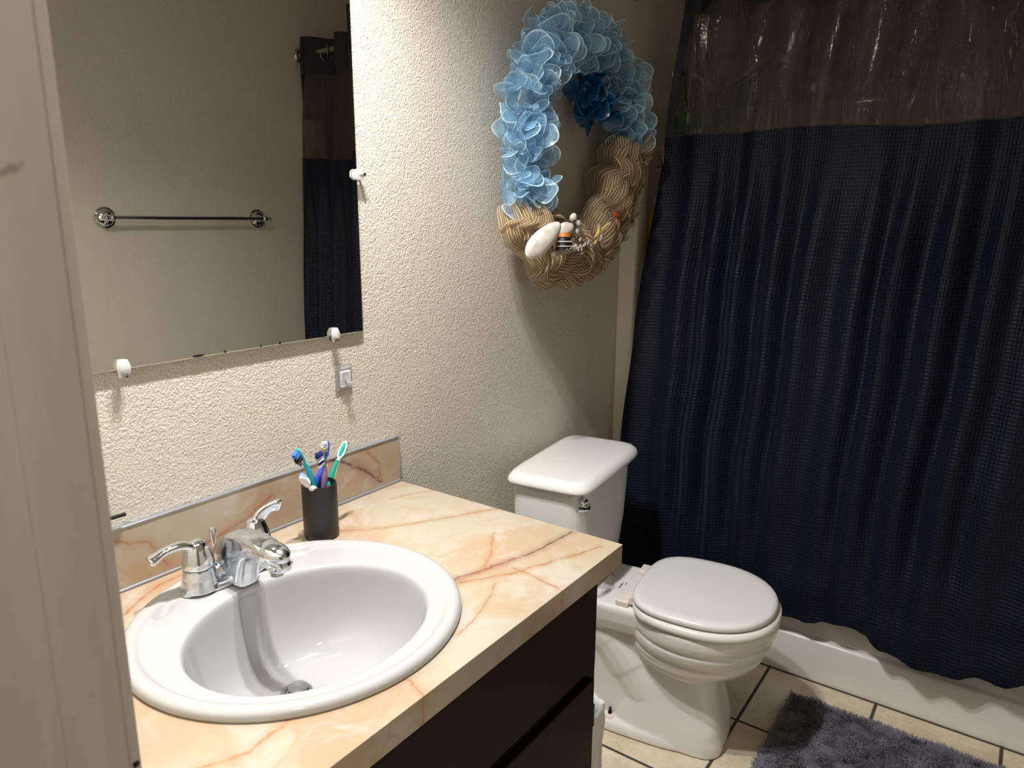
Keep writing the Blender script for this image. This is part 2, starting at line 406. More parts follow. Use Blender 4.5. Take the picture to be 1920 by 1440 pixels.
def surround_panel():
    g = G(); y0 = 1.028
    # left panel: flange then stepped recess, section in (x,y) extruded in z
    sec = [(.001, y0), (.050, y0), (.0565, y0+.0025), (.060, y0+.009), (.061, y0+.060), (.054, y0+.085), (.036, y0+.105), (.030, y0+.13), (.030, YB-.09), (.05, YB-.045), (.09, YB-.03), (XR-.09, YB-.03), (XR-.05, YB-.045), (XR-.030, YB-.09), (XR-.030, y0+.17),
           (XR-.036, y0+.145), (XR-.054, y0+.125), (XR-.061, y0+.10), (XR-.060, y0+.051), (XR-.0565, y0+.0445), (XR-.050, y0+.042), (XR-.001, y0+.042)]
    rs = []
    zs = [.387, .40, ZS-.03, ZS-.01, ZS]
    for z in zs: rs.append([(x, y, z) for x, y in sec])
    rs[-1] = [(x*.9 if x < .8 else x, y, z) for x, y, z in rs[-1]]
    n = len(sec); v = [p for r in rs for p in r]; f = []
    for i in range(len(rs)-1):
        for j in range(n-1): f.append((i*n+j, i*n+j+1, (i+1)*n+j+1, (i+1)*n+j))
    top = [(x, y, ZS) for x, y in [(.001, y0), (.001, YB-.001), (XR-.001, YB-.001), (XR-.001, y0+.042)]]
    m = len(v); v += top; k = (len(rs)-1)*n
    f += [tuple([k+j for j in range(8)]+[m+1, m]), tuple([k+j for j in range(7, 14)]+[m+2, m+1]), tuple([k+j for j in range(13, n)]+[m+3, m+2])]
    g.add(v, f); return g
surround_panel().build('wall_panel', SURM, sur, 50)
# moulded corner shelves on the left panel
for z in (1.205,):
    ring = [(.031, 1.10), (.085, 1.115), (.10, 1.14), (.10, 1.36), (.085, 1.41), (.031, 1.42)]
    G().rings([[(x, y, zz) for x, y in ring] for zz in (z, z+.018)]).bev('moulded_shelf', SURM, sur, .004, 3)

# ------------------------------------------------------------------ shower rod, curtain, liner
RODY, RODZ = 1.06, 2.02
rod = thing('shower_rod', 'grey metal shower rod holding the navy curtain above the tub', 'curtain rod')
G().tube([(.016, RODY, RODZ), (XR-.014, RODY, RODZ)], .0125, 20).build('rod', NICKEL, rod)
for x, s in ((.001, 1), (XR-.001, -1)):
    G().lathe([(.001, 0), (.026, 0), (.028, s*.004), (.024, s*.012), (.016, s*.018), (.001, s*.018)], (x, RODY, RODZ), 'x', 28).build('end_flange', NICKEL, rod)
cur = thing('shower_curtain', 'navy waffle shower curtain with a sheer dark window band across its top', 'shower curtain')
HEM = [(.0, .205), (.07, .21), (.30, .205), (.50, .196), (.586, .198), (.67, .210), (.784, .238), (.84, .230), (.883, .205), (.94, .195), (1.0, .186), (1.06, .196), (1.10, .211), (1.155, .208), (1.22, .232), (1.32, .21), (1.42, .23), (1.53, .22)]
def xl(z): return interp([(.2, .066), (.63, .060), (1.0, .085), (1.585, .138), (1.95, .158), (2.08, .160)], z)
# fold crest positions along x at mid height
CREST = [.09, .20, .285, .375, .475, .565, .69, .775, .885, .985, 1.085, 1.20, 1.31, 1.42, 1.50]
def foldfn(x):
    """0..1, 1 at a crest (towards the viewer)"""
    for a, b in zip(CREST, CREST[1:]):
        if a <= x <= b:
            t = (x-a)/(b-a); return .5+.5*cos(2*pi*t)
    return .5+.5*cos(2*pi*(x-CREST[0])/.1) if x < CREST[0] else .5+.5*cos(2*pi*(x-CREST[-1])/.1)
def cpt(s, z):
    """s 0..1 along width"""
    a = xl(z); b = interp([(.2, 1.56), (1.0, 1.572), (2.08, 1.572)], z)
    x = a+(b-a)*s
    # crests drift sideways with height
    xd = .07+(1.545-.07)*s
    lean = (z-1.0)*.035*sin(5*s+1.0)
    y0 = RODY-.115*(RODZ-z)/1.8
    mid = sm(2.05, 1.5, z)
    f = foldfn(xd+lean+.018*noise.noise((xd*3, z*1.6, 2)))
    amp = .006+.020*sm(1.6, 1.2, z)-.014*sm(.60, .28, z)
    low = 1.5*amp*(f-.5)*(.6+.5*noise.noise((xd*4, z*.7, 9)))*1.5
    g_ = s*7.0*2*pi
    hd = .033*sin(g_+.6)*sm(1.75, 1.98, z)+.012*sin(g_+.6)*sm(1.2, 1.8, z)
    fine = .0035*noise.noise((xd*28, z*2.2, 5))*sm(1.15, 1.5, z)
    crump = .012*noise.noise((xd*5, z*5, 1))*sm(1.1, .5, z)+.010*noise.noise((xd*9, z*11, 4))*sm(.55, .25, z)
    fl = .03*sm(.6, .2, z)*sin(xd*6.3-4.9)
    y = y0-low+hd+fine-crump-fl*.6
    dx = .006*noise.noise((xd*6, z*2, 7))
    return Vector((x+dx, y, z))
ZSEAM, ZHEAD, ZTOP = 1.588, 1.935, 2.075
def cloth(name, z0f, z1f, nx, nz, mat, parent, th=.0012, fn=cpt):
    v = []; uv = []
    for i in range(nz+1):
        t = i/nz
        for j in range(nx+1):
            s = j/nx; xx = .07+1.475*s; z0 = z0f(xx); z1 = z1f(xx); z = z0+(z1-z0)*t
            v.append(fn(s, z)); uv.append((s*1.75, z))
    f = [(i*(nx+1)+j, i*(nx+1)+j+1, (i+1)*(nx+1)+j+1, (i+1)*(nx+1)+j) for i in range(nz) for j in range(nx)]
    o = obj(name, v, f, mat, parent, True, 0, {'cloth': uv})
    if th: m = o.modifiers.new('thickness', 'SOLIDIFY'); m.thickness = th; m.offset = 0
    return o
seamf = lambda x: ZSEAM+.006*sin(x*5)+.004*sin(x*13+1)
headf = lambda x: ZHEAD+.006*sin(x*7)
cloth('main_panel', lambda x: interp(HEM, x)+.0025*noise.noise((x*60, 0, 0)), seamf, 620, 260, WAFFLE, cur)
cloth('sheer_window', lambda x: seamf(x)+.0005, headf, 500, 60, SHEER, cur, 0)
cloth('header_band', headf, lambda x: ZTOP+.006*sin(x*9), 500, 40, NAVY, cur)
# stitched seam line
def strip(name, zf, w, off, mat):
    v = []; nx = 500; uv = []
    for j in range(nx+1):
        s = j/nx; xx = .07+1.475*s
        for d in (-w, w):
            p = cpt(s, zf(xx)+d); p.y -= off; v.append(p); uv.append((s, d))
    f = [(2*j, 2*j+2, 2*j+3, 2*j+1) for j in range(nx)]
    return obj(name, v, f, mat, cur, True, 0, {'cloth': uv})
strip('seam_stitching', seamf, .0022, .0016, NAVY)
# left selvedge strip of the sheer window
v = []; uv = []; 
for i in range(61):
    z = ZSEAM+(ZHEAD-ZSEAM)*i/60
    for s in (0, .016): p = cpt(s, z); p.y -= .002; v.append(p); uv.append((s, z))
so = obj('side_hem', v, [(2*i, 2*i+1, 2*i+3, 2*i+2) for i in range(60)], NAVY, cur, True, 0, {'cloth': uv})
# grommets: rings in the header where the rod passes through
gi = 0
for k in range(14):
    s = (k+.5-.6/pi)/14
    p = cpt(s, RODZ)
    gg = G(); pts = [(0, .024*cos(a), .024*sin(a)) for a in [2*pi*i/28 for i in range(29)]]
    gg.tube(pts, [.0055]*29, 10, .45)
    q = cpt(s+.004, RODZ)-cpt(s-.004, RODZ); ang = atan2(q.y, q.x)
    gg.xf(Matrix.Translation((p.x, RODY, RODZ)) @ Matrix.Rotation((ang-pi/2)*.75, 4, 'Z'))
    gg.build('grommet', NICKEL, cur)
# label sewn at the left edge
p = cpt(0, 1.53)
tg = G().box((p.x-.020, p.y-.0015, 1.492), (p.x+.004, p.y-.0007, 1.560)).build('sewn_label', plain('clear_label_film', rgb(120, 112, 100), .4), cur)
tg['label'] = 'small translucent label with black upright lettering'
def text(name, s, size, mat, M_, parent, ext=.0002):
    cu = bpy.data.curves.new(name, 'FONT'); cu.body = s; cu.size = size; cu.extrude = ext; cu.align_x = 'CENTER'; cu.align_y = 'CENTER'
    to = bpy.data.objects.new(name+'_src', cu); COL.objects.link(to)
    dg = bpy.context.evaluated_depsgraph_get(); me = bpy.data.meshes.new_from_object(to.evaluated_get(dg)); bpy.data.objects.remove(to)
    me.transform(M_); me.materials.append(mat); o = bpy.data.objects.new(name, me); COL.objects.link(o); o.parent = parent; return o
INK = plain('black_ink', rgb(10, 10, 12), .5)
text('lettering', 'ROSS', .022, INK, Matrix.Translation((p.x-.008, p.y-.0020, 1.526)) @ Matrix.Rotation(radians(90), 4, 'X') @ Matrix.Rotation(radians(90), 4, 'Z'), tg)
# clear liner inside
lin_o = cloth('shower_liner', lambda x: .45, lambda x: 2.0, 260, 160, VINYL, None, 0, lambda s, z: Vector((.17+1.33*s, 1.115+.010*sin(s*40+2*sin(z*2))+.008*noise.noise((s*12, z*3, 3)), z)))
tag(lin_o, 'clear wrinkled vinyl liner hanging behind the sheer window of the curtain', 'shower liner')
for k in range(9):
    s = (k+.5)/9; x = .17+1.33*s; gg = G()
    gg.tube([(0, .026*cos(a), .026*sin(a)) for a in [2*pi*i/20 for i in range(21)]], .0015, 6).xf(Matrix.Translation((x, 1.075, 2.008)) @ Matrix.Rotation(.2, 4, 'Z'))
    gg.build('liner_ring', NICKEL, lin_o)

# ------------------------------------------------------------------ things in the shower, seen through the window
sh = thing('hand_shower', 'white hand shower with a hose on a bent arm behind the sheer window', 'hand shower')
WPL = plain('white_shower_plastic', rgb(215, 212, 208), .3)
G().lathe([(.001, 0), (.032, 0), (.030, .008), (.012, .014), (.001, .014)], (.002, 1.40, 1.83), 'x', 24).build('wall_flange', CHROME, sh)
G().tube(spline([(.012, 1.40, 1.83), (.05, 1.40, 1.832), (.09, 1.40, 1.815), (.115, 1.40, 1.79)]), .0085, 12).build('arm', CHROME, sh)
G().tube([(.112, 1.40, 1.80), (.135, 1.40, 1.765)], [.017, .019], 14).build('holder', WPL, sh)
G().tube(spline([(.14, 1.395, 1.76), (.20, 1.40, 1.79), (.27, 1.41, 1.83), (.33, 1.42, 1.855)]), [.011]*17+[.013]*8, 12).build('hand_piece', WPL, sh)
G().lathe([(.001, 0), (.040, 0), (.042, .010), (.026, .028), (.012, .036), (.001, .036)], (0, 0, 0), 'z', 24).xf(Matrix.Translation((.335, 1.42, 1.835)) @ Matrix.Rotation(radians(20), 4, 'Y')).build('spray_face', WPL, sh)
G().tube(spline([(.135, 1.40, 1.755), (.150, 1.39, 1.70), (.125, 1.385, 1.655), (.115, 1.38, 1.60), (.14, 1.38, 1.54), (.17, 1.38, 1.42), (.12, 1.38, 1.30), (.05, 1.39, 1.33), (.04, 1.40, 1.6), (.05, 1.40, 1.80)]), .0065, 10).build('hose', WPL, sh)
cord = thing('hanging_cord', 'black cord looped over the shower arm beside the green scrubber', 'cord')
G().tube(spline([(.030, 1.388, 1.845), (.022, 1.375, 1.79), (.030, 1.36, 1.735), (.014, 1.34, 1.705), (.006, 1.32, 1.67)]), .0028, 8).build('left_strand', BLACKM, cord)
G().tube(spline([(.030, 1.388, 1.845), (.048, 1.378, 1.80), (.055, 1.37, 1.75), (.075, 1.36, 1.70)]), .0028, 8).build('right_strand', BLACKM, cord)
def green_scrub():
    n = N('green_silicone'); v = n.coord(); k = n.noise(v, 120, 2).outputs[0]
    n.P(Base_Color=n.mix(k, rgb(84, 190, 60), rgb(60, 160, 44)), Roughness=.6, Normal=n.bump(k, .002, .8)); return n.m
sc_ = thing('bath_scrubber', 'round green bath scrubber hanging in the shower behind the sheer window', 'scrubber')
gg = G().sphere((0, 0, 0), (.055, .020, .042), 28, 14).xf(Matrix.Translation((.085, 1.31, 1.655))); gg.build('pad', green_scrub(), sc_)
G().tube([(.05+.016*cos(a), 1.285, 1.672+.016*sin(a)) for a in [2*pi*i/16 for i in range(17)]], .004, 8).build('ring', plain('dark_green_ring', rgb(28, 70, 26), .5), sc_)
yb = thing('soap_bottle', 'yellow bottle on the moulded shelf at the curtain edge', 'bottle', (.067, 1.150, 1.2235))
G().lathe([(.001, 0), (.024, 0), (.026, .006), (.026, .13), (.02, .15), (.009, .156), (.009, .165), (.001, .165)]).build('bottle_body', plain('yellow_plastic', rgb(232, 190, 20), .35), yb)
G().lathe([(.001, .165), (.013, .165), (.013, .195), (.001, .195)]).build('cap', plain('white_cap', rgb(225, 225, 220), .4), yb)

# ------------------------------------------------------------------ vanity cabinet
H = .78; CT = .038; VL = YF+.004
van = thing('vanity_cabinet', 'dark espresso bathroom vanity cabinet under the marbled countertop', 'cabinet', (0, 0, 0))
G().box((.003, VL, .09), (.497, VL+.016, H-CT-.001)).box((.003, -.022, .09), (.497, -.006, H-CT-.001)).box((.003, VL+.016, .09), (.497, -.022, .106)).box((.003, VL+.016, .106), (.009, -.022, H-CT-.001)).box((.003, VL, .001), (.45, -.006, .09)).build('body', CABW, van)
G().box((.4972, VL, .09), (.515, VL+.04, H-CT-.001)).box((.4972, -.05, .09), (.515, -.006, H-CT-.001)).box((.4972, VL+.04, .70), (.515, -.05, H-CT-.001)).box((.4972, VL+.04, .09), (.515, -.05, .13)).box((.4972, VL+.04, .505), (.515, -.05, .56)).build('face_frame', CABW, van)
G().box((.5155, -.870, .549), (.533, -.037, .712)).bev('false_drawer_front', CABW, van, .0025, 3)
for y0, y1 in ((-.870, -.452), (-.448, -.037)):
    dd = G().box((.5155, y0, .115), (.533, y1, .520)).bev('door', CABW, van, .0025, 3)
    hy = -.037 if y1 > -.4 else -.870
    for z in (.17, .415):
        G().tube([(.528, hy+(.004 if hy > -.4 else -.004), z), (.528, hy+(.004 if hy > -.4 else -.004), z+.045)], .0042, 10).build('hinge', BLACKM, dd)
G().box((.5150, -.87, .518), (.5165, -.037, .551)).build('shadow_gap', CABIN, van)

# ------------------------------------------------------------------ countertop (with sink cut-out)
SX, SY, SA, SB = .290, -.491, .229, .238
ctop = thing('countertop', 'peach and cream marbled laminate countertop with its low backsplash', 'countertop')
def counter():
    g = G(); n = 96; D = .56
    hole = [(SX+SA*.93*cos(2*pi*k/n), SY+SB*.93*sin(2*pi*k/n)) for k in range(n)]
    def edge(a):
        dx, dy = cos(a), sin(a); ts = []
        for (lim, d, c) in ((D, dx, SX), (.001, dx, SX), (0, dy, SY), (VL, dy, SY)):
            if abs(d) > 1e-9:
                t = (lim-c)/d
                if t > 0: ts.append(t)
        t = min(ts); return (SX+dx*t, SY+dy*t)
    angs = [2*pi*k/n for k in range(n)]
    cor = [atan2(y-SY, x-SX) % (2*pi) for x, y in ((D, 0), (.001, 0), (.001, VL), (D, VL))]
    out = [edge(a) for a in angs]
    corners = [(D, 0), (.001, 0), (.001, VL), (D, VL)]
    for z, up in ((H, 1), (H-CT, 0)):
        v = [(x, y, z) for x, y in hole]+[(x, y, z) for x, y in out]+[(x, y, z) for x, y in corners]; f = []
        for k in range(n):
            k2 = (k+1) % n; q = [k, k2, n+k2, n+k]
            for ci, ca in enumerate(cor):
                a0 = angs[k]; a1 = angs[k2] if k2 else 2*pi
                if a0 < ca < a1: q = [k, k2, n+k2, 2*n+ci, n+k]
            f.append(tuple(q))
        g.add(v, f)
    m = 2*n+4; f = []
    # outer wall
    g.add([(x, y, z) for z in (H-CT, H) for x, y in corners], [(0,1,5,4),(1,2,6,5),(2,3,7,6),(3,0,4,7)])
    g.add([(x, y, z) for z in (H-CT, H) for x, y in hole], [(k, (k+1) % n, n+(k+1) % n, n+k) for k in range(n)])
    me = obj('slab', g.v, g.f, MARBLE, ctop, True, 30)
    bm = bmesh.new(); bm.from_mesh(me.data); bmesh.ops.remove_doubles(bm, verts=bm.verts, dist=1e-5); bmesh.ops.recalc_face_normals(bm, faces=bm.faces); bm.to_mesh(me.data); bm.free()
    b = me.modifiers.new('bevel', 'BEVEL'); b.width = .0008; b.segments = 2; b.limit_method = 'ANGLE'; b.angle_limit = radians(60)
counter()
spl = G().box((.001, VL, H), (.0115, -.001, H+.101)).build('backsplash', MARBLE, ctop)
METAL = plain('silver_edge_strip', rgb(176, 178, 186), .30, .7)
g = G().box((.0005, VL, H+.1008), (.0130, .0003, H+.1036)).box((.0105, -.0022, H+.0005), (.0133, .0003, H+.1036))
g.bev('metal_edge_strip', METAL, spl, .0008, 2)
G().tube([(.0130, VL, H+.0022), (.0130, -.002, H+.0022)], .0030, 10).build('caulk_bead', plain('grey_caulk', rgb(150, 150, 156), .35, .3), spl)

# ------------------------------------------------------------------ sink
sink = thing('sink', 'white round drop-in sink with the chrome faucet on its rim', 'sink')
IX, IY, IA, IB = .322, -.497, .150, .176
DRX, DRY, DRZ = .273, -.496, .648
def sink_mesh():
    n = 240; rs = []
    def ell(cx, cy, a, b, z): return [(cx+a*cos(2*pi*k/n), cy+b*sin(2*pi*k/n), z) for k in range(n)]
    O = lambda s, z: ell(SX, SY, SA*s, SB*s, z)
    rs += [O(.94, H+.0005), O(1.0, H+.0005), O(1.003, H+.004), O(1.0, H+.008), O(.99, H+.0115), O(.972, H+.0132), O(.95, H+.0135), O(.925, H+.0125), O(.908, H+.0100), O(.896, H+.0082)]
    def lerp_ring(t, z):
        return [((SX+SA*.896*cos(a))*(1-t)+(IX+IA*1.03*cos(a))*t, (SY+SB*.896*sin(a))*(1-t)+(IY+IB*1.03*sin(a))*t, z) for a in [2*pi*k/n for k in range(n)]]
    for i in range(1, 13): rs.append(lerp_ring(i/12, H+.0076-.0004*i/12))
    prof = [(1.012, .0055), (.998, .001), (.988, -.006), (.975, -.018), (.955, -.036), (.925, -.056), (.88, -.078), (.82, -.096), (.74, -.110), (.64, -.1205), (.52, -.1265), (.40, -.1295), (.28, -.1310), (.20, -.1318), (.16, -.1325)]
    for s, dz in prof:
        w = max(0, 1-(s-.16)/.84); w = w**1.0
        cx = IX*(1-w)+DRX*w; cy = IY*(1-w)+DRY*w
        rs.append([(cx+IA*s*cos(a), cy+IB*s*sin(a)*(1-.10*w), H+dz) for a in [2*pi*k/n for k in range(n)]])
    # last ring round
    rs.append([(DRX+.0215*cos(2*pi*k/n), DRY+.0215*sin(2*pi*k/n), H-.1335) for k in range(n)])
    out = []
    for ri, r in enumerate(rs):
        nr = []
        for (x, y, z) in r:
            if ri >= 10 and z > H-.01:
                # soap recesses both sides of the faucet
                for (cx, cy, a, b) in ((.118, -.622, .024, .033), (.125, -.368, .024, .030)):
                    d = ((x-cx)/a)**2+((y-cy)/b)**2
                    if d < 1: z -= .010*sm(1, .45, d)
            if ri >= 21 and x < DRX-.02:
                # overflow channel from the faucet down to the drain
                d = abs(y+.4965)
                k = sm(.021, .013, d)*sm(0, .03, DRX-.02-x)
                z -= 0; dep = min(1, max(0, (H+.002-z)/.012)); x -= .013*k*dep; z -= .003*k*dep
            nr.append((x, y, z))
        out.append(nr)
    return out
gs = G().rings(sink_mesh(), False, False)
# underside bowl so the sink has thickness
n = 96; ur = []
for s, dz in [(.925, -.0005), (.90, -.02), (.80, -.09), (.6, -.135), (.3, -.15), (.1, -.152)]:
    ur.append([(SX+SA*s*cos(2*pi*k/n), SY+SB*s*sin(2*pi*k/n), H+dz) for k in range(n)])
gs.rings(ur, False, True)
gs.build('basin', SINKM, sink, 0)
dr = G().lathe([(.0205, -.001), (.0235, .0015), (.0235, .003), (.019, .0035), (.0165, .001), (.0155, -.006), (.001, -.006)], (DRX, DRY, H-.1335), 'z', 40).build('drain_ring', DRAINM, sink)
G().lathe([(.001, -.004), (.0125, -.004), (.0135, .001), (.0150, .008), (.0150, .0105), (.0135, .012), (.010, .0115), (.001, .0105)], (DRX+.001, DRY+.002, H-.1335), 'z', 36).build('drain_stopper', DRAINM, sink)
# ------------------------------------------------------------------ faucet
FZ = H+.0078; FX, FY = .117, -.4915
fa = thing('faucet', 'chrome two-handle faucet standing on the sink rim', 'faucet', (FX, FY, FZ))
def remesh(o, vox, it=4, fac=.5):
    m = o.modifiers.new('weld', 'REMESH'); m.mode = 'VOXEL'; m.voxel_size = vox; m.use_smooth_shade = True
    s = o.modifiers.new('soften', 'SMOOTH'); s.factor = fac; s.iterations = it
    return o
def stadium(l, w, z, n=48, e=2.4):
    r = []
    for k in range(n):
        a = 2*pi*k/n; c, s = cos(a), sin(a)
        r.append((w*abs(c)**(2/e)*(1 if c > 0 else -1), l*abs(s)**(2/2.1)*(1 if s > 0 else -1), z))
    return r
g = G().rings([stadium(.0800, .0265, 0), stadium(.0815, .0285, .002), stadium(.0805, .0275, .006), stadium(.077, .024, .010)])
for s in (-1, 1):
    g.rings([[(r*cos(a)*1.0, s*.0515+r*sin(a), z) for a in [2*pi*k/32 for k in range(32)]] for r, z in ((.0285, .004), (.0270, .012), (.0245, .024), (.0228, .036), (.0225, .0385))])
# saddles joining bosses and spout
for s in (-1, 1):
    g.tube(spline([(0, s*.045, .012), (0, s*.030, .015), (0, s*.015, .026)]), .013, 14)
remesh(g.build('base', CHROMED, fa), .0011, 3)
prof = [(-.030, .001), (-.029, .020), (-.022, .045), (-.010, .064), (.008, .079), (.030, .089), (.058, .0935), (.088, .0925), (.115, .0865), (.136, .076), (.1475, .065), (.1485, .056), (.143, .0505), (.132, .049), (.112, .0535), (.090, .0575), (.074, .0545), (.064, .042), (.056, .022), (.051, .001)]
pc = spline([(x, 0, z) for x, z in prof], 3); cxz = Vector((.045, 0, .055))
def spw(p, x): return p
rs = []
for t in [-1, -.97, -.9, -.75, -.5, 0, .5, .75, .9, .97, 1]:
    ins = .0105*(1-sqrt(max(0, 1-abs(t)**2.6)))
    ring = []
    for i, p in enumerate(pc):
        q = pc[(i+1) % len(pc)]-pc[i-1]; nrm = Vector((q.z, 0, -q.x)).normalized()
        hw = interp([(-.03, .0215), (.05, .0205), (.10, .0205), (.135, .0185), (.15, .012)], p.x)*(1.0 if p.z > .05 else 1.05)
        ring.append(Vector((p.x, 0, p.z))+nrm*ins*(1 if p.x < .14 or True else 0)+Vector((0, t*hw, 0)))
    rs.append(ring)
spt = G().rings(rs)
spt.sphere((.112, 0, .074), (.037, .0212, .0165), 24, 16)
spt = remesh(spt.build('spout', CHROMED, fa), .0011, 5)
G().lathe([(.001, -.004), (.0095, -.004), (.0100, 0), (.0100, .008), (.001, .008)], (.122, 0, .045), 'z', 24).build('aerator', DARKCH, spt)
# side face plates of the spout
def handle(s, lever, name='handle'):
    g = G(); c = Vector((0, s*.0515, 0))
    g.rings([[(r*cos(a), s*.0515+r*sin(a), z) for a in [2*pi*k/36 for k in range(36)]] for r, z in ((.0222, .0395), (.0236, .0415), (.0232, .048), (.0215, .058), (.0180, .070), (.0130, .079), (.006, .083))])
    pts = spline(lever, 8); n = len(pts)
    rad = [interp([(0, .0150), (.3, .0125), (.6, .0100), (.88, .0132), (1, .0080)], i/(n-1)) for i in range(n)]
    g.tube(pts, rad, 16, .56)
    return remesh(g.build(name, CHROME, fa), .0011, 4)
handle(-1, [(0, -.050, .056), (-.001, -.057, .072), (-.003, -.074, .081), (-.005, -.097, .0805), (-.006, -.116, .074), (-.007, -.123, .071)])
handle(1, [(0, .050, .056), (.001, .055, .073), (.004, .063, .087), (.010, .073, .0955), (.016, .083, .0985), (.020, .089, .0975)])
G().tube([(-.040, 0, .0), (-.040, 0, .045)], .0022, 10).lathe([(.001, .040), (.0028, .042), (.0036, .052), (.0052, .062), (.0056, .068), (.0042, .073), (.001, .0745)], (-.040, 0, 0), 'z', 20).build('lift_rod', CHROME, fa)

# ------------------------------------------------------------------ toothbrush cup and brushes
CUX, CUY = .098, -.292
cup = thing('toothbrush_cup', 'black round toothbrush cup on the counter behind the sink', 'cup', (CUX, CUY, H))
CUPM = N('matte_black_plastic'); v_ = CUPM.coord(); CUPM.P(Base_Color=CUPM.mix(CUPM.mr(CUPM.noise(v_, 300, 2).outputs[0], .70, .74), rgb(34, 34, 36), rgb(70, 70, 72)), Roughness=.42); CUPM = CUPM.m
G().lathe([(.001, 0), (.0275, 0), (.0300, .002), (.0312, .008), (.0312, .100), (.0305, .1025), (.0290, .1025), (.0285, .100), (.0285, .006), (.001, .005)], (0, 0, 0), 'z', 48).build('body', CUPM, cup)
def hexm(name, r, g_, b, rough=.3): return plain(name, rgb(r, g_, b), rough)
TEAL = hexm('teal_plastic', 30, 168, 182); BLUE = hexm('cobalt_plastic', 48, 72, 200); PURP = hexm('mauve_plastic', 128, 100, 132); WHP = hexm('white_brush_plastic', 232, 236, 240)
GRN = hexm('sea_green_plastic', 10, 164, 140); PALE = hexm('pale_brush_plastic', 226, 226, 216)
BR = {k: plain('bristle_'+k, rgb(*c), .7) for k, c in dict(white=(238, 240, 244), blue=(58, 120, 205), black=(24, 26, 34), navy=(30, 44, 120), lime=(212, 224, 90), aqua=(40, 150, 176), sky=(140, 168, 226), clear=(205, 214, 222)).items()}
def brush(label, pts, bdir, body, grip, tufts, hw=.0062):
    """pts: base, rim, neck, head start, head tip (world)"""
    t = thing('toothbrush', label, 'toothbrush', tuple(pts[0]), 0, 'toothbrushes in the black cup')
    o = Vector(pts[0]); P_ = [Vector(p)-o for p in pts]
    path = spline(P_[:4], 8); n = len(path)
    rad = [interp([(0, .0045), (.45, .0055), (.75, .0040), (1, .0026)], i/(n-1)) for i in range(n)]
    G().tube(path, rad, 12).build('handle', body, t)
    if grip:
        gp = [p+Vector(bdir).normalized()*-.0022 for p in path[int(n*.35):int(n*.85)]]
        G().tube(gp, [r*.85 for r in rad[int(n*.35):int(n*.85)]], 10).build('grip', grip, t)
    a, b = P_[3], P_[4]; ax = (b-a); L = ax.length; ax.normalize()
    bd = Vector(bdir); bd = (bd-ax*bd.dot(ax)).normalized(); sd = ax.cross(bd)
    rs = []
    for i in range(13):
        u = i/12; w = hw*max(.15, (1-abs(2*u-1)**3.2))**.5 if 0 < i < 12 else hw*.2
        if i == 0: w = .0026
        rs.append([a+ax*(L*u)+sd*(w*cos(q))+bd*(.0024*sin(q)) for q in [2*pi*k/16 for k in range(16)]])
    hd = G().rings(rs).build('head', body, t)
    if grip and body is WHP:
        G().tube([a+ax*(L*.12)-bd*.0016, a+ax*(L*.5)-bd*.0022, a+ax*(L*.88)-bd*.0016], [.0025, .0042, .0028], 12, .5, tuple(bd)).build('head_pad', grip, hd)
    for mat, u0, u1, ln in tufts:
        g = G(); k = max(2, int((u1-u0)*L/.0019))
        for i in range(k):
            u = u0+(u1-u0)*(i+.5)/k
            for j in (-1.5, -.5, .5, 1.5):
                wv = hw*.8*(1-abs(2*u-1)**4); c = a+ax*(L*u)+sd*(j*wv*.45)+bd*.002
                tip = c+bd*ln+Vector([random.uniform(-.0008, .0008) for _ in range(3)])+ax*.001*(1 if random.random() > .5 else -1)
                g.tube([c, tip], [.0009, .0008], 5)
        g.build('bristles', BR[mat], hd)
    return t
z0 = H+.008
brush('teal toothbrush with blue and black bristles leaning left in the cup', [(.103, -.283, z0), (.100, -.303, .875), (.100, -.3165, .916), (.100, -.3235, .930), (.100, -.3380, .958)], (.3, -.85, -.45), TEAL, None, [('clear', .0, .25, .010), ('black', .22, .62, .0125), ('blue', .60, .97, .0125)])
brush('cobalt blue toothbrush, the tallest, with white, yellow and blue bristles', [(.095, -.306, z0), (.094, -.293, .876), (.092, -.278, .904), (.091, -.268, .922), (.091, -.262, .952)], (.25, -1, .05), BLUE, None, [('blue', .05, .38, .011), ('lime', .36, .6, .011), ('white', .6, .98, .012)])
brush('mauve handled toothbrush with navy and white striped bristles in the middle', [(.108, -.293, z0), (.110, -.291, .876), (.110, -.2865, .908), (.110, -.2865, .918), (.110, -.2925, .947)], (.2, -1, .0), PURP, WHP, [('white', .02, .22, .014), ('navy', .22, .36, .014), ('white', .36, .5, .014), ('clear', .5, .66, .014), ('navy', .66, .98, .015)], .0056)
brush('white and sea green toothbrush leaning right in the cup', [(.092, -.300, z0), (.090, -.262, .866), (.090, -.2435, .902), (.090, -.2365, .911), (.090, -.2175, .9405)], (-.45, .8, -.45), WHP, GRN, [('aqua', .08, .62, .010), ('blue', .62, .97, .012)], .0068)
brush('short pale toothbrush resting on the left rim of the cup', [(.116, -.274, z0), (.112, -.310, .872), (.110, -.3185, .8815), (.110, -.3225, .886), (.110, -.3415, .9095)], (-.3, -.3, .9), PALE, None, [('white', .0, .5, .009), ('sky', .5, .97, .011)])

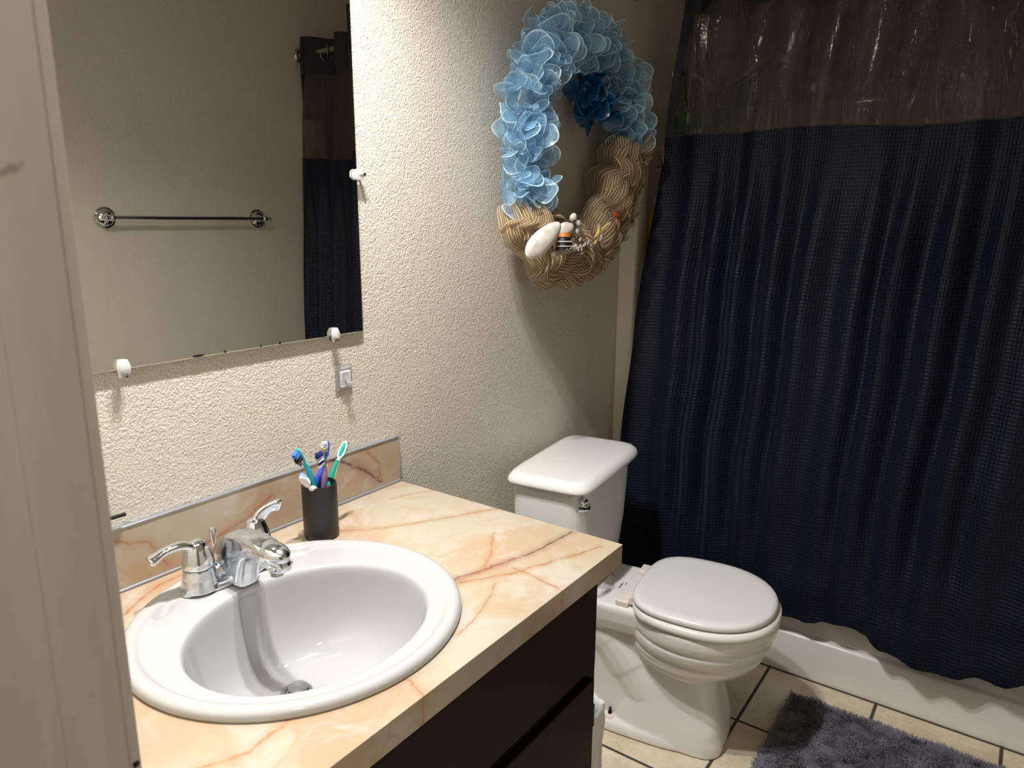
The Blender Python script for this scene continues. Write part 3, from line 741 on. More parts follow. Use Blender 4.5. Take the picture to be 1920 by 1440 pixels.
# ------------------------------------------------------------------ mirror, clips, hooks
mir = thing('wall_mirror', 'large frameless wall mirror above the sink with a worn silvering edge', 'mirror')
MY0, MY1, MZ0, MZ1 = -.90, -.0885, 1.1245, 1.93
g = G().box((.003, MY0, MZ0), (.008, MY1, MZ1)); g.build('backing_glass', GLASSEDGE, mir)
bw = .011; ins = [(MY0+bw, MZ0+.0015), (MY1-bw, MZ0+.0015), (MY1-bw, MZ1-bw), (MY0+bw, MZ1-bw)]; ou = [(MY0, MZ0), (MY1, MZ0), (MY1, MZ1), (MY0, MZ1)]
obj('mirror_glass', [(.0096, y, z) for y, z in ins], [(0, 1, 2, 3)], MIRROR, mir, False)
obj('bevelled_edge', [(.0096, y, z) for y, z in ins]+[(.0081, y, z) for y, z in ou], [(0, 4, 5, 1), (1, 5, 6, 2), (2, 6, 7, 3), (3, 7, 4, 0)], MIRROR, mir, False)
CHIP = plain('black_desilvered_spot', rgb(12, 12, 12), .6)
for y, w in ((-.448, .011), (-.33, .002), (-.29, .003), (-.40, .0025), (-.105, .003)):
    G().sphere((.0097, y, MZ0+.0028), (.0004, w, .0022)).build('desilvered_spot', CHIP, mir)
def clip(label, y, z, horiz):
    t = thing('mirror_clip', label, 'clip', (.0, y, z), 0, 'clear fluted mirror clips')
    g = G()
    # fluted shell: half-dome
    rs = []
    for i in range(9):
        u = i/8; w = .0095*sin(pi*(.18+.64*u))**.6; hgt = .0105*sin(pi*(.14+.72*u))**.7
        ring = []
        for k in range(20):
            a = 2*pi*k/20; fl = 1+.10*cos(a*8)
            yy = w*cos(a)*fl; xx = .0098+max(0, hgt*.55+hgt*.55*sin(a)*fl)
            ring.append((xx, yy, -.012+.026*u) if not horiz else (xx, .012-.026*u, yy))
        rs.append(ring)
    g.rings(rs); g.build('clip_body', CLEARW, t)
    g = G(); d = Vector((0, .0, -.009)) if not horiz else Vector((0, .009, 0))
    g.lathe([(.001, .0), (.0036, .0), (.0036, .0215), (.0024, .0225), (.001, .0215)], tuple(Vector((.0, 0, 0))+d), 'x', 14)
    g.build('screw', DARKCH, t); return t
n_ = N('milky_clear_plastic'); tr_ = n_.n('BsdfTransparent', {0: (.95, .95, .95, 1)}).outputs[0]; n_.P(Base_Color=g1(.9), Roughness=.1)
mx_ = n_.n('MixShader', {0: .42, 1: tr_, 2: n_.p.outputs[0]}).outputs[0]; n_.t.links.new(mx_, n_.out.inputs[0]); CLEARW = n_.m
clip('clear mirror clip under the bottom left of the mirror', -.571, 1.1255, False)
clip('clear mirror clip under the bottom right corner of the mirror', -.166, 1.1265, False)
clip('clear mirror clip on the right side edge of the mirror', -.0885, 1.429, True)
hk = thing('adhesive_hook', 'clear plastic adhesive hook on the wall below the mirror corner', 'hook', (.001, -.140, 1.036))
G().box((0, -.021, -.026), (.003, .021, .028)).bev('back_plate', CLEARH, hk, .0014, 3)
G().box((.003, -.0135, -.017), (.0105, .0135, .016)).bev('hook_block', CLEARW, hk, .003, 3)
G().tube(spline([(.008, 0, .004), (.015, 0, -.004), (.019, 0, -.012), (.021, 0, -.006)]), .0042, 10).build('hook_tongue', CLEARH, hk)
pg = thing('wall_peg', 'thin black peg on the left wall above the backsplash, next to the door jamb', 'peg', (0, -.66, .907))
G().lathe([(.001, 0), (.014, 0), (.014, .004), (.001, .006)], (0.0005, 0, 0), 'x', 20).build('base_disc', BLACKM, pg)
G().tube(spline([(.004, 0, 0), (.016, .002, 0), (.020, .014, 0), (.020, .064, -.001)]), .0032, 10).build('arm', BLACKM, pg)
# towel bar on the right wall (seen in the mirror)
tb = thing('towel_bar', 'chrome towel bar with round posts, reflected in the mirror', 'towel bar')
TZ = 1.347; XT = XR-.058
def rosette(y):
    g = G().lathe([(.001, 0), (.036, 0), (.038, -.003), (.036, -.007), (.030, -.009), (.029, -.012), (.024, -.016), (.015, -.020), (.011, -.030), (.0085, -.040), (.001, -.045)], (XR-.001, y, TZ), 'x', 36)
    g.tube([(XR-.03, y, TZ), (XT, y, TZ)], .0065, 14)
    g.sphere((XT, y, TZ), .0125, 20, 12); g.build('post', CHROME, tb, 35)
rosette(.185); rosette(.80)
G().tube([(XT, .165, TZ), (XT, .82, TZ)], .0072, 18).build('bar', CHROME, tb)
for y in (.165, .82): G().sphere((XT, y, TZ), .0095).build('end_knob', CHROME, tb)

# ------------------------------------------------------------------ vanity light above the mirror (out of frame, lights the room)
BULB = N('lit_bulb'); BULB.P(Base_Color=g1(.9), Emission_Color=(1, .97, .93, 1), Emission_Strength=160.0); BULB = BULB.m
vl = thing('vanity_light', 'two-shade metal vanity light on the wall above the mirror', 'light fixture')
G().box((.001, -.52, LZ+.04), (.018, -.27, LZ+.13)).bev('back_plate', NICKEL, vl, .004, 3)
for ly in LAMPS:
    G().tube(spline([(.016, ly, LZ+.09), (.15, ly, LZ+.13), (.27, ly, LZ+.135), (LX, ly, LZ+.115)]), .007, 12).build('arm', NICKEL, vl)
    s_ = G(); s_.rings([[(LX+r*cos(a), ly+r*sin(a), LZ+z) for a in [2*pi*k/32 for k in range(32)]] for r, z in ((.018, .12), (.024, .10), (.040, .04), (.047, .003), (.045, .003), (.038, .04), (.022, .098), (.001, .10))], True, False)
    s_.build('shade', NICKEL, vl)
    G().sphere((LX, ly, LZ+.010), (.021, .021, .022), 20, 12).build('bulb', BULB, vl)

# ------------------------------------------------------------------ toilet
TH = radians(7); toi = thing('toilet', 'white two-piece toilet between the vanity and the tub', 'toilet', (0, .515, 0), TH)
def egg(uc, af, ab, b, z, n=64, nf=2.0, nb=2.0):
    r = []
    for k in range(n):
        a = 2*pi*k/n; c, s = cos(a), sin(a); e = nf if c >= 0 else nb
        cu = abs(c)**(2/e)*(1 if c >= 0 else -1); sv = abs(s)**(2/e)*(1 if s >= 0 else -1)
        r.append((uc+(af if c >= 0 else ab)*cu, b*sv, z))
    return r
def rbox(u0, u1, b, z, e=6, n=64):
    return egg((u0+u1)/2, (u1-u0)/2, (u1-u0)/2, b, z, n, e, e)
g = G()
# bowl: stepped under the rim
UC = .505
bowl = [(.381, .190, .165, .172), (.379, .196, .170, .178), (.372, .199, .172, .180), (.352, .197, .172, .179), (.340, .193, .172, .176), (.333, .183, .170, .168), (.329, .182, .170, .167), (.322, .187, .172, .171), (.306, .184, .174, .167),
        (.297, .176, .174, .159), (.289, .166, .172, .150), (.285, .165, .172, .149), (.279, .170, .173, .153), (.262, .161, .172, .143), (.245, .145, .168, .129), (.228, .120, .160, .112), (.212, .09, .15, .095), (.198, .05, .13, .070)]
g.rings([egg(UC, af, ab, b, z) for z, af, ab, b in bowl])
# deck towards the tank
g.rings([rbox(.045, .42, .098, .298), rbox(.040, .45, .112, .315), rbox(.036, .46, .120, .335), rbox(.036, .46, .124, .366), rbox(.038, .46, .122, .376), rbox(.044, .45, .116, .381)])
# front pedestal column
g.rings([egg(.47, .130, .20, .098, .001, 64, 4.5, 3), egg(.47, .131, .20, .099, .03, 64, 4.5, 3), egg(.47, .128, .18, .096, .07, 64, 4.5, 3), egg(.47, .118, .15, .090, .12, 64, 4, 3), egg(.47, .108, .12, .085, .17, 64, 3.5, 3), egg(.47, .10, .10, .080, .225, 64, 3, 3)])
# foot plate with sloped top
g.rings([egg(.33, .235, .245, .108, .001, 64, 3.5, 3.0), egg(.33, .237, .247, .110, .012, 64, 3.5, 3), egg(.33, .233, .243, .106, .026, 64, 3.5, 3), egg(.33, .22, .235, .096, .032, 64, 3.5, 3)])
# rear trapway body
g.rings([rbox(.115, .44, .078, .01), rbox(.115, .42, .076, .12), rbox(.11, .42, .080, .22), rbox(.08, .44, .090, .32)])
# swelling that runs from under the deck down to the column
g.tube(spline([(.20, 0, .315), (.285, 0, .255), (.345, 0, .185), (.395, 0, .115), (.43, 0, .06)], 8), [.096]*9+[.094]*8+[.090]*8+[.084]*8, 24, 1.0, (0, 1, 0))
bw_ = g.build('bowl', PORC, toi); remesh(bw_, .0035, 6, .5)
# bolt, cap washer
for s in (-1, 1):
    bz = G().lathe([(.001, .0), (.0135, .0), (.0145, .003), (.011, .007), (.001, .008)], (.305, s*.083, .031), 'z', 24).build('bolt_washer', HINGEM, toi)
    G().lathe([(.001, .006), (.0052, .006), (.0060, .010), (.0052, .014), (.0030, .017), (.0034, .024), (.0015, .027), (.001, .027)], (.305, s*.083, .031), 'z', 16).build('floor_bolt', BLACKM, bz)
# seat ring + lid
def seatring(z, k=0): return egg(.520, .186-k, .172-k, .182-k, z, 96, 2.15, 2.9)
outer = [seatring(.3835, .004), seatring(.386, 0), seatring(.396, 0), seatring(.402, .004), seatring(.4035, .010)]
inner = [egg(.515, .11, .10, .105, z, 96, 2.1, 2.3) for z in (.4035, .3835)]
g = G().rings(outer+inner, False, False)
nn = 96; base_i = 0; last = (len(outer)+len(inner)-1)*nn
g.f += [(last+j, last+(j+1) % nn, (j+1) % nn, j) for j in range(nn)]
g.build('seat', SEATM, toi, 60)
def lidring(z, k=0): return egg(.516, .180-k, .166-k, .174-k, z, 96, 2.15, 3.2)
g = G().rings([lidring(.4065, .010), lidring(.4075, .003), lidring(.411, .0), lidring(.418, .0005), lidring(.4225, .004), lidring(.4245, .012), lidring(.4250, .026), lidring(.4242, .034), lidring(.4242, .09)])
g.build('lid', LIDM, toi, 60)
for s in (-1, 1):
    h = G().box((.318, s*.092-.022, .381), (.352, s*.092+.022, .3965)).bev('hinge', HINGEM, toi, .003, 3)
    G().tube([(.362, s*.092-.019, .402), (.362, s*.092+.019, .402)], .0085, 18).box((.350, s*.092-.012, .386), (.368, s*.092+.012, .400)).build('hinge_barrel', HINGEM, h)
# printed mark on the deck
GREY = plain('grey_print', rgb(90, 96, 94), .5)
text('printed_mark', 'Mansfield', .0085, GREY, Matrix.Translation((.296, -.012, .3822)) @ Matrix.Rotation(radians(90), 4, 'Z'), toi)
text('printed_submark', 'ALTO', .0050, GREY, Matrix.Translation((.306, .004, .3822)) @ Matrix.Rotation(radians(90), 4, 'Z'), toi)
# tank
g = G().rings([rbox(.060, .215, .150, .384, 5), rbox(.052, .228, .168, .396, 5), rbox(.048, .236, .178, .43, 6), rbox(.045, .243, .186, .52, 6.5), rbox(.044, .247, .191, .64, 7), rbox(.044, .248, .192, .694, 7)])
tank = g.build('tank', PORC, toi, 60)
g = G().rings([rbox(.042, .250, .194, .690, 7, 96), rbox(.035, .262, .204, .6915, 7, 96), rbox(.031, .270, .2095, .695, 7, 96), rbox(.031, .271, .2100, .701, 7, 96), rbox(.036, .266, .206, .711, 7, 96), rbox(.043, .257, .199, .7180, 7, 96), rbox(.050, .249, .192, .7205, 7, 96), rbox(.062, .237, .180, .7212, 7, 96)])
g.build('tank_lid', PORC, toi, 60)
fl = G().lathe([(.001, 0), (.0135, 0), (.0145, .004), (.0115, .009), (.001, .011)], (.2455, -.174, .667), 'x', 24).build('flush_lever', CHROME, toi)
G().tube(spline([(.258, -.174, .664), (.266, -.190, .662), (.263, -.210, .666), (.254, -.228, .671)]), [.0062]*9+[.0050]*8+[.0062]*8, 12).tube([(.250, -.174, .667), (.262, -.174, .664)], .006, 12).build('lever_arm', CHROME, fl)

# ------------------------------------------------------------------ bath mat
mat_ = thing('bath_mat', 'grey shag bath mat on the tile floor in front of the tub', 'bath mat', (.684, .40, 0))
MW, MD = .80, .492
FIB = N('grey_chenille'); v_ = FIB.coord(); k_ = FIB.noise(v_, 60, 3, .7).outputs[0]
k2_ = FIB.noise(v_, 9, 3).outputs[0]
FIB.P(Base_Color=FIB.mix(FIB.mr(k_, .3, .7), FIB.mix(k2_, rgb(132, 129, 140), rgb(150, 147, 156)), rgb(104, 101, 113)), Roughness=.85, Sheen_Weight=.3); FIB = FIB.m
G().box((0, 0, .001), (MW, MD, .007)).bev('mat_backing', FIB, mat_, .002, 2)
def pile():
    rnd = random.Random(3); v = []; f = []
    N_ = 78000
    for i in range(N_):
        x = rnd.uniform(-.002, MW+.002); y = rnd.uniform(-.002, MD+.002)
        if rnd.random() > 1: continue
        nx = noise.noise((x*22, y*22, 0)); ny = noise.noise((x*22, y*22, 5)); a = rnd.uniform(0, 2*pi)
        lx = nx*.9+.35*cos(a); ly = ny*.9+.35*sin(a); L = rnd.uniform(.009, .0135); w = .0010
        ex = 0
        if x < .01: lx -= .6
        if x > MW-.01: lx += .6
        if y > MD-.01: ly += .6
        if y < .01: ly -= .6
        b = Vector((x, y, .006)); m = b+Vector((lx*.35, ly*.35, .8))*L*.6; t = b+Vector((lx, ly, .78))*L
        px, py = cos(a)*w, sin(a)*w; q = len(v)
        v += [(b.x-px, b.y-py, b.z), (b.x+px, b.y+py, b.z), (m.x+px*1.1, m.y+py*1.1, m.z), (m.x-px*1.1, m.y-py*1.1, m.z), (t.x+px*.5, t.y+py*.5, t.z), (t.x-px*.5, t.y-py*.5, t.z)]
        f += [(q, q+1, q+2, q+3), (q+3, q+2, q+4, q+5)]
    me = bpy.data.meshes.new('pile'); me.from_pydata(v, [], f); me.materials.append(FIB); me.shade_smooth()
    o = bpy.data.objects.new('pile', me); COL.objects.link(o); o.parent = mat_; o['kind'] = 'stuff'
pile()

# ------------------------------------------------------------------ waste bin with bag
wb = thing('waste_bin', 'small waste bin with a white plastic bag between vanity and toilet', 'waste bin', (.345, .105, 0))
BAG = N('white_bin_bag'); v_ = BAG.coord(); w_ = BAG.noise(v_, 38, 4, .65, 1.2).outputs[0]
BAG.P(Base_Color=rgb(222, 222, 222), Roughness=.32, Transmission_Weight=.0, Subsurface_Weight=.0, Normal=BAG.bump(w_, .006, .9)); BAG = BAG.m
G().rings([rbox(-.085+.0, .085, .070, .002, 5), rbox(-.098, .098, .083, .285, 5), rbox(-.101, .101, .086, .292, 5)], True, False).build('bin', plain('grey_bin', rgb(60, 60, 62), .5), wb, 50)
rs = []
for i in range(26):
    t = i/25; z = .055+.245*t; ring = []
    for k in range(72):
        a = 2*pi*k/72; c, s = cos(a), sin(a); e = 2/5
        w = 1+.05*noise.noise((c*3, s*3, z*16))+.06*noise.noise((c*8, s*8, z*22))-.05*(1-t)
        ring.append(((.106*w)*abs(c)**e*(1 if c > 0 else -1), (.091*w)*abs(s)**e*(1 if s > 0 else -1), z+.010*noise.noise((c*4, s*4, 3))*(1 if t < .1 else 0)))
    rs.append(ring)
rs.append([(x*.97, y*.97, .303) for x, y, z in rs[-1]]); rs.append([(x*.92, y*.92, .290) for x, y, z in rs[-1]]); rs.append([(x*.85, y*.85, .18) for x, y, z in rs[-1]])
G().rings(rs, False, False).build('bag', BAG, wb, 0)

# ------------------------------------------------------------------ wreath
def mesh_fabric(name, col, rim, glint=1.0, a0=.40):
    n = N(name); v = n.n('UVMap', uv_map='cloth').outputs[0]; sp = n.n('SeparateXYZ', {0: v}); A, Rr, _ = sp.outputs
    ob = n.coord()
    wv = n.noise(ob, 800, 1).outputs[0]
    rimf = n.mr(Rr, .93, .97)
    al = n.math('ADD', n.mr(wv, .35, .65, a0-.18, a0+.22), n.math('MULTIPLY', rimf, .6), clamp=True)
    c = n.mix(n.mr(n.noise(ob, 25, 2).outputs[0], .3, .7), col, tuple(x*.82 for x in col[:3])+(1,)); c = n.mix(rimf, c, rim)
    gl = n.mr(n.noise(ob, 620, 1).outputs[0], .70, .74)
    gl = n.math('MULTIPLY', gl, n.mr(n.noise(ob, 30, 2).outputs[0], .42, .6))
    c = n.mix(n.math('MULTIPLY', gl, glint), c, g1(.95))
    df = n.n('BsdfDiffuse', {0: c}).outputs[0]; tl = n.n('BsdfTranslucent', {0: c}).outputs[0]
    gs_ = n.n('BsdfGlossy', {0: g1(.9), 'Roughness': .25}).outputs[0]
    s = n.n('MixShader', {0: .35, 1: df, 2: tl}).outputs[0]; s = n.n('MixShader', {0: .07, 1: s, 2: gs_}).outputs[0]
    tr = n.n('BsdfTransparent').outputs[0]
    al = n.math('MAXIMUM', al, gl)
    o = n.n('MixShader', {0: al, 1: tr, 2: s}).outputs[0]; n.t.links.new(o, n.out.inputs[0]); return n.m
SKY = mesh_fabric('light_blue_deco_mesh', rgb(158, 206, 236), rgb(206, 232, 246))
DEEP = mesh_fabric('deep_blue_deco_mesh', rgb(20, 96, 160), rgb(60, 140, 196), .5, .80)
def burlap():
    n = N('striped_jute_mesh'); v = n.n('UVMap', uv_map='cloth').outputs[0]; sp = n.n('SeparateXYZ', {0: v}); A, B, _ = sp.outputs
    ob = n.coord()
    f = n.math('FRACT', n.math('MULTIPLY', B, 13.0)); d = n.math('ABSOLUTE', n.math('SUBTRACT', f, .5))
    thr = n.mr(d, .07, .15, 1, 0)
    f2 = n.math('FRACT', n.math('MULTIPLY', A, 55.0)); d2 = n.math('ABSOLUTE', n.math('SUBTRACT', f2, .5)); cross = n.mr(d2, .18, .34, 1, 0)
    fib = n.noise(n.n('Mapping', {'Vector': v, 'Scale': (30, 260, 1)}).outputs[0], 1, 3).outputs[0]
    c = n.mix(n.mr(fib, .3, .7), rgb(172, 146, 112), rgb(140, 114, 84)); c = n.mix(thr, c, rgb(216, 200, 172))
    al = n.math('ADD', .42, n.math('MULTIPLY', cross, .25)); al = n.math('MAXIMUM', al, thr)
    df = n.n('BsdfDiffuse', {0: c}).outputs[0]; tl = n.n('BsdfTranslucent', {0: c}).outputs[0]
    s = n.n('MixShader', {0: .3, 1: df, 2: tl}).outputs[0]; tr = n.n('BsdfTransparent').outputs[0]
    o = n.n('MixShader', {0: al, 1: tr, 2: s}).outputs[0]; n.t.links.new(o, n.out.inputs[0]); return n.m
JUTE = burlap()
wr = thing('wreath', 'oval wreath of pale blue mesh and tan jute hanging above the toilet', 'wreath', (.0, .655, 1.53))
WO = Vector((.0, .655, 1.53)); rw = random.Random(11)
# centre line (y,z) clockwise from the lower left
CL = [(.380, 1.31), (.362, 1.40), (.358, 1.50), (.362, 1.60), (.392, 1.69), (.475, 1.76), (.59, 1.79), (.70, 1.79), (.785, 1.75), (.85, 1.68), (.872, 1.59), (.845, 1.49), (.795, 1.40), (.74, 1.325), (.66, 1.28), (.57, 1.262), (.465, 1.27), (.380, 1.31)]
cl = spline([(0.080, y, z) for y, z in CL], 12)
acc = [0.0]
for a, b in zip(cl, cl[1:]): acc.append(acc[-1]+(b-a).length)
LEN = acc[-1]
def at(t):
    t = (t % 1.0)*LEN
    for i in range(len(acc)-1):
        if acc[i+1] >= t: break
    k = (t-acc[i])/(acc[i+1]-acc[i]+1e-9); p = cl[i].lerp(cl[i+1], k); tg = (cl[i+1]-cl[i]).normalized(); return p, tg
G().tube([p-WO-Vector((.045, 0, 0)) for p in cl], .002, 6).build('wire_frame', BLACKM, wr)
def petals(name, t0, t1, cnt, mat, rad=(.028, .042), core=.050, xo=0, inner=0, lab=None):
    v = []; f = []; uv = []
    for i in range(cnt):
        p, tg = at(t0+(t1-t0)*(i+rw.random())/cnt)
        outv = Vector((1, 0, 0)); side = tg.cross(outv).normalized()     # in wall plane, across the ring
        ph = rw.uniform(-1.75, 1.75) if not inner else rw.uniform(-.9, .6)
        d0 = (outv*cos(ph)+side*sin(ph)); 
        d = (d0+tg*rw.uniform(-.45, .45)+Vector((0, 0, rw.uniform(-.15, .1)))).normalized()
        c = p+d0*core*rw.uniform(.25, .75)+Vector((xo, 0, 0))
        w = d.cross(Vector([rw.uniform(-1, 1) for _ in range(3)])).normalized(); w = (w+tg.cross(d)*.8).normalized()
        nrm = d.cross(w).normalized(); w = nrm.cross(d)
        Rd = rw.uniform(*rad); cup = rw.uniform(.25, .75)*(1 if rw.random() > .5 else -1); wav = rw.uniform(.08, .22); ph2 = rw.uniform(0, 6); fr = rw.choice((2, 3))
        NA, NR = 26, 6; b0 = len(v)
        for r in range(NR+1):
            rr = r/NR if r < NR else 1.0
            rr = [0.02, .3, .58, .80, .91, .965, 1.0][r]
            for a in range(NA):
                th = 2*pi*a/NA
                x = rr*Rd*(.95*cos(th)+.72); y = rr*Rd*.82*sin(th)*(1+.08*cos(th))
                z = cup*Rd*(rr**2)*(.75+.25*cos(2*th))+wav*Rd*rr**3*sin(fr*th+ph2)
                q = c+d*x+w*y+nrm*z-WO
                if q.x < .006: q.x = .006+.3*abs(.006-q.x) if q.x > -.02 else .012
                v.append(q); uv.append((a/NA, rr))
        for r in range(NR):
            for a in range(NA):
                a2 = (a+1) % NA; f.append((b0+r*NA+a, b0+r*NA+a2, b0+(r+1)*NA+a2, b0+(r+1)*NA+a))
    o = obj(name, v, f, mat, wr, True, 0, {'cloth': uv})
    if lab: o['label'] = lab
    return o
def core_tube(name, t0, t1, mat, r=.034):
    v = []; f = []; uv = []; NS = 30; NA = 20
    for i in range(NS+1):
        p, tg = at(t0+(t1-t0)*i/NS); a_ = Vector((1, 0, 0)); b_ = tg.cross(a_).normalized()
        for k in range(NA):
            th = 2*pi*k/NA; rr = r*(1+.35*noise.noise((p.y*40+cos(th)*1.5, p.z*40, sin(th)*1.5)))
            v.append(p+a_*rr*cos(th)+b_*rr*sin(th)-WO-Vector((.012, 0, 0))); uv.append((i/NS*3, .5))
    f = [(i*NA+k, i*NA+(k+1) % NA, (i+1)*NA+(k+1) % NA, (i+1)*NA+k) for i in range(NS) for k in range(NA)]
    return obj(name, v, f, mat, wr, True, 0, {'cloth': uv})
# fractions of the ring
def frac(y, z):
    b = min(range(len(cl)), key=lambda i: (cl[i].y-y)**2+(cl[i].z-z)**2); return acc[b]/LEN
tA = frac(.372, 1.385); tB = frac(.925, 1.48); tJ0 = frac(.950, 1.56); tJ1 = 1.0+frac(.374, 1.355)
core_tube('mesh_core', tA, tB, SKY)
NB = 12
for i in range(NB):
    a = tA+(tB-tA)*i/NB; b = tA+(tB-tA)*(i+1)/NB
    petals('mesh_ruffle', a, b, 44 if i < 5 else 34, SKY, (.019, .036), .064)
# larger disc-like loops at the upper left
for i in range(3): petals('mesh_ruffle', frac(.40, 1.66)+.022*i, frac(.40, 1.66)+.022*i+.02, 2, SKY, (.038, .046), .062, 0, 1)
for a, b in ((.80, .86), (.86, .93)):
    pass
def blob(name, pts, cnt, mat, rad, lab):
    global at
    old = at; P_ = [Vector(p) for p in pts]
    def at2(t):
        k = min(int(t*(len(P_)-1)), len(P_)-2); u = t*(len(P_)-1)-k; return P_[k].lerp(P_[k+1], min(max(u, 0), 1)), (P_[k+1]-P_[k]).normalized()
    at = at2; o = petals(name, 0.01, .97, cnt, mat, rad, .045, 0, 0, lab); at = old; return o
blob('dark_blue_ruffle', [(.060, .64, 1.70), (.060, .70, 1.665)], 22, DEEP, (.026, .038), 'deep blue mesh ruffle inside the ring')
blob('dark_blue_ruffle', [(.058, .70, 1.665), (.058, .755, 1.60)], 22, DEEP, (.026, .038), 'deep blue mesh ruffle inside the ring')
def arches(name, t0, t1, cnt, xo=0, core=.030, sc=1.0):
    v = []; f = []; uv = []
    for i in range(cnt):
        p, tg = at(t0+(t1-t0)*(i+.15+.7*rw.random())/cnt)
        outv = Vector((1, 0, 0)); side = tg.cross(outv).normalized()
        ph = rw.uniform(-1.6, 1.6); d0 = outv*cos(ph)+side*sin(ph)
        rot = rw.uniform(-.6, .6); l = (tg*cos(rot)+d0.cross(tg)*sin(rot)).normalized()
        w = d0.cross(l).normalized(); c = p+d0*core+Vector((xo, 0, 0))
        span = rw.uniform(.085, .125)*sc; h = rw.uniform(.045, .068)*sc; W_ = rw.uniform(.080, .115)*sc; sb = rw.uniform(-.022, .022); tw = rw.uniform(-.8, .8); lean = rw.uniform(-.5, .5)
        NS, NW = 26, 12; b0 = len(v)
        for s in range(NS+1):
            u = s/NS; th = pi*(u*1.25-.125); 
            cx = -cos(th)*span*.5+.012*sin(2*th+tw); hz = sin(th)*h
            wd = W_*(.30+.70*sin(pi*u)**.7)
            for k in range(NW+1):
                q = k/NW-.5; rip = .0045*sin(q*19+u*5+tw*4)
                pp = c+l*(cx+tw*q*.05)+d0*(hz*(1-.35*(2*q)**2)+rip)+w*(q*wd+lean*.03*sin(th)+sb*sin(2*pi*u))
                pp = pp-WO
                if pp.x < .006: pp.x = .006
                v.append(pp); uv.append((u*2, k/NW))
        f += [(b0+s*(NW+1)+k, b0+s*(NW+1)+k+1, b0+(s+1)*(NW+1)+k+1, b0+(s+1)*(NW+1)+k) for s in range(NS) for k in range(NW)]
    return obj(name, v, f, JUTE, wr, True, 0, {'cloth': uv})
core_tube('jute_core', tJ0, tJ1, JUTE, .036)
NJ = 9
for i in range(NJ):
    a = tJ0+(tJ1-tJ0)*i/NJ; b = tJ0+(tJ1-tJ0)*(i+1)/NJ; arches('jute_ruffle', a, b, 6)
at_old = at
def flap(pts, w, name='jute_tail'):
    """hanging ribbon end"""
    path = spline(pts, 8); v = []; uv = []; n = len(path)
    for i, p in enumerate(path):
        u = i/(n-1); wd = Vector(w)*(.45+.55*sm(0, .6, u))
        for k in range(11):
            q = k/10-.5; v.append(Vector(p)+wd*q+Vector((.006*sin(q*16+u*3), 0, 0))-WO); uv.append((u*2, k/10))
    f = [(i*11+k, i*11+k+1, (i+1)*11+k+1, (i+1)*11+k) for i in range(n-1) for k in range(10)]
    return obj(name, v, f, JUTE, wr, True, 0, {'cloth': uv})
flap([(.11, .42, 1.28), (.135, .43, 1.245), (.125, .455, 1.215), (.095, .475, 1.195)], (.01, .085, .02))
flap([(.09, .46, 1.27), (.125, .47, 1.235), (.11, .50, 1.20), (.08, .52, 1.19)], (.0, .08, .03))
flap([(.10, .66, 1.27), (.125, .68, 1.245), (.105, .715, 1.225), (.07, .75, 1.215)], (.02, .03, .07))
flap([(.10, .74, 1.30), (.12, .775, 1.28), (.10, .82, 1.265), (.07, .85, 1.262)], (.02, .02, .07))
# decorations
SHELL = N('white_shell'); v_ = SHELL.coord(); SHELL.P(Base_Color=SHELL.mix(SHELL.mr(SHELL.noise(v_, 60, 3).outputs[0], .35, .7), rgb(226, 220, 212), rgb(198, 188, 178)), Roughness=.45); SHELL = SHELL.m
def shell(name, c, L, Wd, ang, T=.010, tilt=.0):
    g = G(); m = Matrix.Translation(Vector(c)-WO) @ Matrix.Rotation(tilt, 4, 'Z') @ Matrix.Rotation(ang, 4, 'X')
    rs = []
    for i in range(9):
        r = [1, .98, .90, .78, .62, .45, .28, .12, .02][i]; x = T*sqrt(max(0, 1-r*r))
        rs.append([(x+.0012*cos(k*9)*r*0, r*L*.5*sin(2*pi*k/40)*1.0, r*Wd*.5*cos(2*pi*k/40)*(1-.18*sin(2*pi*k/40))) for k in range(40)])
    g.rings(rs).xf(m); return g.build(name, SHELL, wr, 60)
shell('clam_shell', (.176, .315, 1.302), .118, .052, radians(38), .012, radians(-22))['label'] = 'large white clam shell'
shell('small_shell', (.168, .425, 1.325), .048, .034, radians(15), .010, radians(-20))
shell('small_shell', (.172, .450, 1.284), .030, .016, radians(5), .008, radians(-20))
shell('small_shell', (.160, .470, 1.352), .024, .020, radians(60), .008, radians(-20))
fig = G().tube([(0, 0, -.024), (0, 0, -.006), (0, 0, .010)], [.021, .020, .013], 20).xf(Matrix.Translation(Vector((.164, .420, 1.300))-WO)).build('striped_figurine', plain('black_figurine', rgb(20, 20, 22), .5), wr)
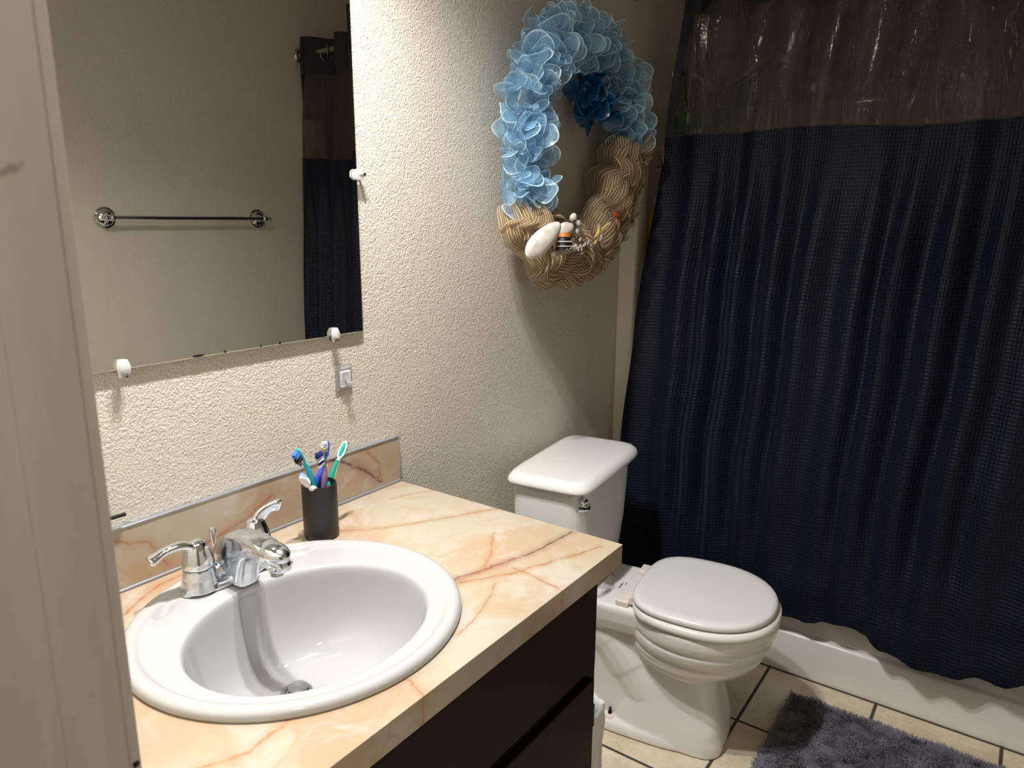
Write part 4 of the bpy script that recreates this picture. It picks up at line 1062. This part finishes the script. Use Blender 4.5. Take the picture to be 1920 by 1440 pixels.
for z in (-.015, -.004):
    G().tube([(.0215*cos(a), .0215*sin(a), z) for a in [2*pi*i/24 for i in range(25)]], .0014, 6).xf(Matrix.Translation(Vector((.164, .420, 1.300))-WO)).build('white_stripe', SHELL, fig)
G().tube([(0, 0, .010), (0, 0, .020)], [.0175, .0135], 20).xf(Matrix.Translation(Vector((.164, .420, 1.297))-WO)).build('orange_band', plain('orange_paint', rgb(196, 112, 30), .5), fig)
WOODM = plain('driftwood', rgb(176, 164, 142), .8)
st_ = G().tube([Vector(p)-WO for p in [(.180, .352, 1.268), (.178, .41, 1.272), (.176, .46, 1.278), (.172, .515, 1.284)]], [.0055, .0055, .005, .003], 8).build('driftwood_stick', WOODM, wr)
g = G()
for i in range(16):
    y = .40+.008*i; z = 1.276+.0008*i; g.tube([Vector((.184, y, z))-WO, Vector((.186, y+rw.uniform(-.006, .008), z+rw.uniform(-.014, .014)))-WO], .0013, 5)
g.build('white_fringe', SHELL, st_)
g = G()
for i in range(22):
    y = .452+rw.uniform(-.02, .03); z = 1.32+rw.uniform(-.035, .03); g.tube([Vector((.168, y, z))-WO, Vector((.174, y+rw.uniform(-.02, .02), z+rw.uniform(-.02, .02)))-WO], .0012, 5)
g.build('dark_netting', plain('dark_net', rgb(46, 40, 48), .8), wr)
for y, z in ((.468, 1.318), (.482, 1.300), (.476, 1.338)): G().sphere(Vector((.172, y, z))-WO, (.007, .006, .008), 12, 8).build('small_bead', plain('grey_shell_bead', rgb(170, 158, 150), .5), wr)
g = G(); cS = Vector((.168, .585, 1.315))-WO
for k in range(5):
    a = 2*pi*k/5+.5; g.tube([cS, cS+Vector((.004, .045*cos(a)*(1.3 if k in (0, 3) else .6), .030*sin(a)*.8+.016*cos(a)))], [.0055, .0018], 8)
g.build('starfish', plain('pale_straw_starfish', rgb(214, 186, 112), .7), wr)
shell('small_shell', (.168, .592, 1.303), .022, .020, radians(70), .007, radians(-20))
g = G(); cF = Vector((.135, .735, 1.345))-WO
for k in range(7):
    a = 2*pi*k/7; g.sphere(cF+Vector((0, .014*cos(a), .014*sin(a))), (.008, .010, .010), 12, 8)
g.build('orange_flower', plain('burnt_orange_petal', rgb(190, 84, 20), .7), wr)
